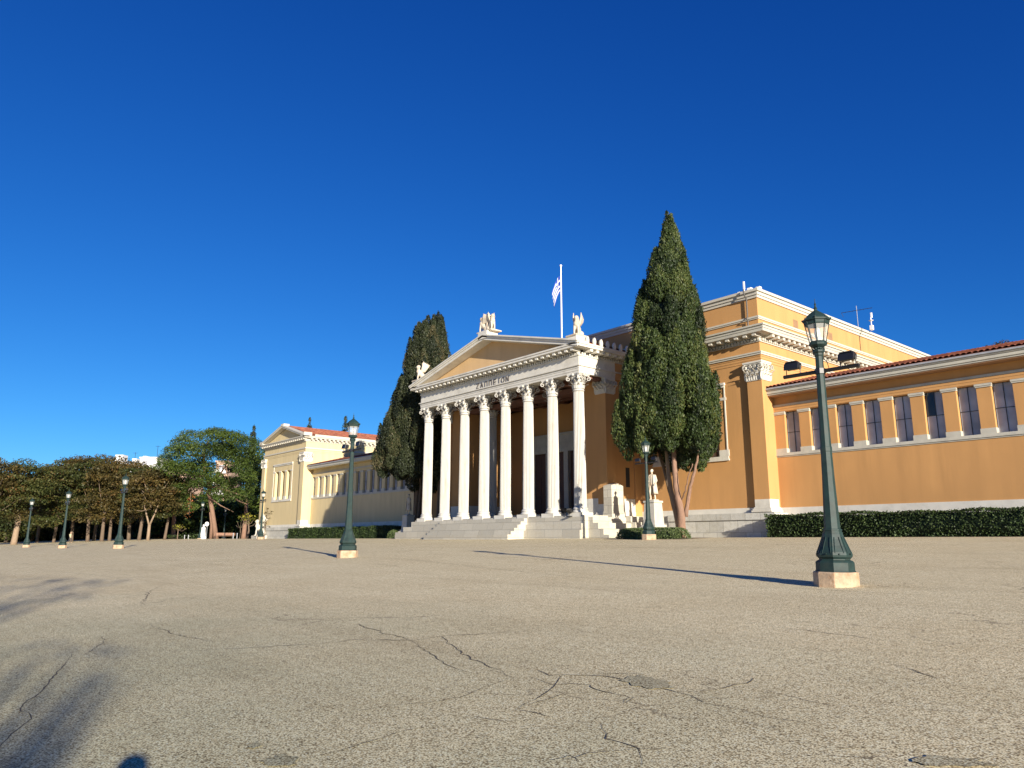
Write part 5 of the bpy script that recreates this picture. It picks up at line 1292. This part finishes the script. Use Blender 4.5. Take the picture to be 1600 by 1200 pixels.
def bench(u, d_, label):
    q = atD(u, 843, d_); g = thing('park_bench', (q.x, q.y, GZ(q.x,q.y)), label, 'bench', 'benches in the park', YAW)
    mb = MB()
    for k in range(4): mb.box(-.9, -.25+.13*k, .43, .9, -.15+.13*k, .46)
    mb.build('seat', M['wb'], g, local=True); mb = MB()
    for k in range(3): mb.box(-.9, .26, .55+.14*k, .9, .29, .66+.14*k)
    mb.build('backrest', M['wb'], g, local=True)
    for x in (-.75, .68):
        mb = MB(); mb.box(x, -.25, 0, x+.07, -.18, .43); mb.box(x, .22, 0, x+.07, .26, .95); mb.box(x, -.25, .38, x+.07, .26, .43); mb.build('leg', M['black'], g, local=True)
M['wb'] = plain('bench wood', (.30,.17,.11), .7, .2, 5)
bench(342.5, 119, 'wooden bench just right of the big pine trunk'); bench(357, 119, 'wooden bench right of the farthest lamp in the park')
# round traffic sign, small white statue, bollards, wire bin
q = atD(322, 843, 119); g = thing('round_sign', (q.x, q.y, 1.8), 'round white sign on a thin pole beside the small park statue', 'sign')
mb = MB(); mb.tube([(q.x,q.y,1.7),(q.x,q.y,4.4)], .04, 6); mb.build('pole', M['grey'], g)
mb = MB(); mb.tube([(q.x,q.y-.06,4.15),(q.x+.03,q.y-.1,4.15)], .36, 18); mb.build('sign_plate', M['white'], g)
q = atD(316.5, 843, 118); g = thing('marble_statue', (q.x, q.y, 1.8), 'small white marble figure beside the lamp in the park', 'statue')
mb = MB(); mb.box(q.x-.35,q.y-.35,1.7,q.x+.35,q.y+.35,2.15); mb.build('pedestal', M['white'], g)
mb = MB(); mb.lathe([(.42,0),(.38,.5),(.30,1.0),(.30,1.3),(.33,1.45),(.12,1.6),(.10,1.68)], 14, (q.x,q.y,2.1), rf=lambda a,k,z: 1+.08*sin(6*a+z*2)); mb.ell((q.x,q.y,3.9), (.14,.14,.18)); mb.limb((q.x+.3,q.y,3.45), (q.x+.42,q.y,2.95), .08,.06); mb.limb((q.x-.3,q.y,3.45), (q.x-.2,q.y-.25,3.1), .08,.06)
mb.build('figure', M['white'], g, remesh=.04)
g = thing('marble_statue', (-56.6, 5.2, 1.83), 'weathered marble figure group at the left foot of the pavilion', 'statue')
qx = onY(403, 835, 5.0)
g.location = (qx.x, 5.0, 1.83)
mb = MB(); mb.box(qx.x-1.0, 4.4, 1.7, qx.x+1.0, 6.2, 2.3); mb.build('pedestal', M['stone'], g)
mb = MB(); sphinx(mb, (qx.x, 5.2, 2.28), (-.3,-.95,0), 1.5); mb.build('figure', M['stone'], g, remesh=.06)
BOL = 'low white bollards along the park edge'
first = None
for i, (u, d_) in enumerate([(288,117),(294,117),(370,116),(399,112),(364,116)]):
    q = atD(u, 843, d_); labs = ['leftmost white bollard by the low park hedge', 'white bollard second from the left by the park hedge', 'white post below the thin young tree', 'post beside the marble figure group', 'post between the two benches and the young tree']
    g = thing('bollard', (q.x, q.y, 1.8), labs[i], 'bollard', BOL); mb = MB(); h_ = .6 if i < 2 else .9; mb.lathe([(.06,-.2),(.06,h_-.15),(.08,h_-.1),(.06,h_),(.02,h_+.03)], 10, (q.x,q.y,1.8)); mb.build('post', M['lead'], g)

# apartment houses beyond the park
def apartment(u0, u1, vt, d_, label, wall, nf=6, extra=()):
    a_, b_ = atD(u0, vt, d_), atD(u1, vt, d_); zt = (a_.z+b_.z)/2; wd = (b_-a_).length; c_ = (a_+b_)/2
    g = thing('apartment_building', (c_.x, c_.y, 1.8), label, 'building', None, YAW)
    mb = MB(); mb.box(-wd/2, 0, 0, wd/2, 12, zt-1.8); mb.box(-wd/2-.2, -.2, zt-1.8, wd/2+.2, 12.2, zt-1.4)
    mb.build('wall', wall, g, local=True)
    fh = 3.1; n = int((zt-2)/fh)
    for k in range(min(n, 5)):
        z = zt-1.8-2.4-k*fh
        mb = MB(); mb.box(-wd/2-.05, -1.2, z-.75, wd/2+.05, .0, z-.6); mb.box(-wd/2-.05, -1.25, z-.6, wd/2+.05, -1.15, z+.3); mb.build('balcony', M['white'], g, local=True)
        for j in range(int(wd/3)):
            x = -wd/2+.9+j*3; mb = MB(); mb.box(x, -.04, z-.5, x+1.5, .02, z+1.6); wo = mb.build('window', M['glass'], g, local=True)
            fr = MB(); fr.box(x+.7, -.07, z-.5, x+.78, -.04, z+1.6); fr.build('frame', M['white'], wo, local=True)
    for (x0, x1, y0, y1, h_) in extra:
        mb = MB(); mb.box(x0, y0, zt-1.8, x1, y1, zt-1.8+h_); mb.build('roof_hut', wall, g, local=True)
    mb = MB(); mb.tube([(wd*.2, 3, zt-1.8), (wd*.2, 3, zt+2.5)], .06, 5); mb.tube([(wd*.2-.8, 3, zt+2.3), (wd*.2+.8, 3, zt+2.3)], .04, 5); mb.build('aerial', M['black'], g, local=True)
wh = plain('white house paint', (.62,.60,.57), .8, .05, .5); ocw = plain('peach house paint', (.46,.31,.22), .8, .06, .5)
apartment(180, 212, 726, 240, 'white apartment house with a roof hut above the rusty trees', wh, extra=((-3.6,-1.0,0,3,3.2),(2.0,3.4,0,3,2.0)))
apartment(219, 246, 716, 232, 'white apartment house next to the pine, seen above the trees', wh, extra=((-2.4,-1.2,1,3,.8),))
apartment(246, 290, 738, 190, 'white and peach apartment house glimpsed through the trees left of the pine', ocw)
apartment(338, 356, 722, 205, 'peach apartment house glimpsed through the gap in the big pine', ocw)

# trees behind the viewpoint, outside the picture, whose shade falls on the square
def shade_tree(x, y, lobes, label, per=16, leaf=.16):
    g = thing('tree', (x, y, GZ(x, y)), label, 'tree', 'trees behind the viewpoint')
    lb = [(x+a, y+b, c, r, r, r*.55, .5) for (a, b, c, r) in lobes]
    leafmesh('crown', *lobes_to_leaves(lb, per, leaf, .6, .2, .9), M['olive'], g)
    mb = MB(); zt = max(l[2] for l in lobes); mb.tube([(x, y, GZ(x,y)-.2), (x+.1, y, zt*.4), (x, y+.1, zt*.8)], [.22,.11,.03], 10)
    for (a, b, c, r) in lobes: mb.tube([(x, y, c*.6), (x+a*.6, y+b*.6, c*.85), (x+a, y+b, c)], [.05,.03,.008], 5)
    mb.build('trunk', M['bark'], g, smooth=True)
def shade_lobes(targets, hx, hr, rad):
    out = []
    for (u, v) in targets:
        gp = onG(u, v); tt = (hx + random.uniform(-2.0, 2.0) - gp.x)/sdir.x; p_ = gp + sdir*tt
        out.append((p_.x, p_.y, p_.z, random.uniform(*rad)))
    return out
def shade2(lobes, label, per, leaf):
    cx_, cy_ = sum(l[0] for l in lobes)/len(lobes), sum(l[1] for l in lobes)/len(lobes)
    shade_tree(cx_, cy_, [(a-cx_, b-cy_, c, r) for a, b, c, r in lobes], label, per, leaf)
shade2(shade_lobes([(10,1010),(50,1020),(100,1035),(150,1030),(200,1022),(30,1060),(80,1060),(130,1060),(60,1095),(110,1090),(20,1110),(10,1140),(90,1130),(140,1120),(50,1160),(120,1165),(150,1190),(170,1080),(30,1190),(-40,1050),(-50,1110),(-90,1020),(-60,1170),(70,1012),(120,1015),(170,1050),(210,1045),(185,1010),(90,1080),(150,1095),(0,1080)], 79, 0, (.34,.62)), 'sparse broadleaf tree behind the viewpoint', 27, .11)
shade2(shade_lobes([(0,902),(30,906),(60,904),(90,908),(120,905),(150,910),(175,909),(20,918),(60,920),(100,918),(-30,910),(-40,930),(20,935),(70,930),(0,948),(-30,960),(110,930),(-80,920),(-90,940)], 84, 0, (.5,.95)), 'taller broadleaf tree farther behind the viewpoint', 30, .15)
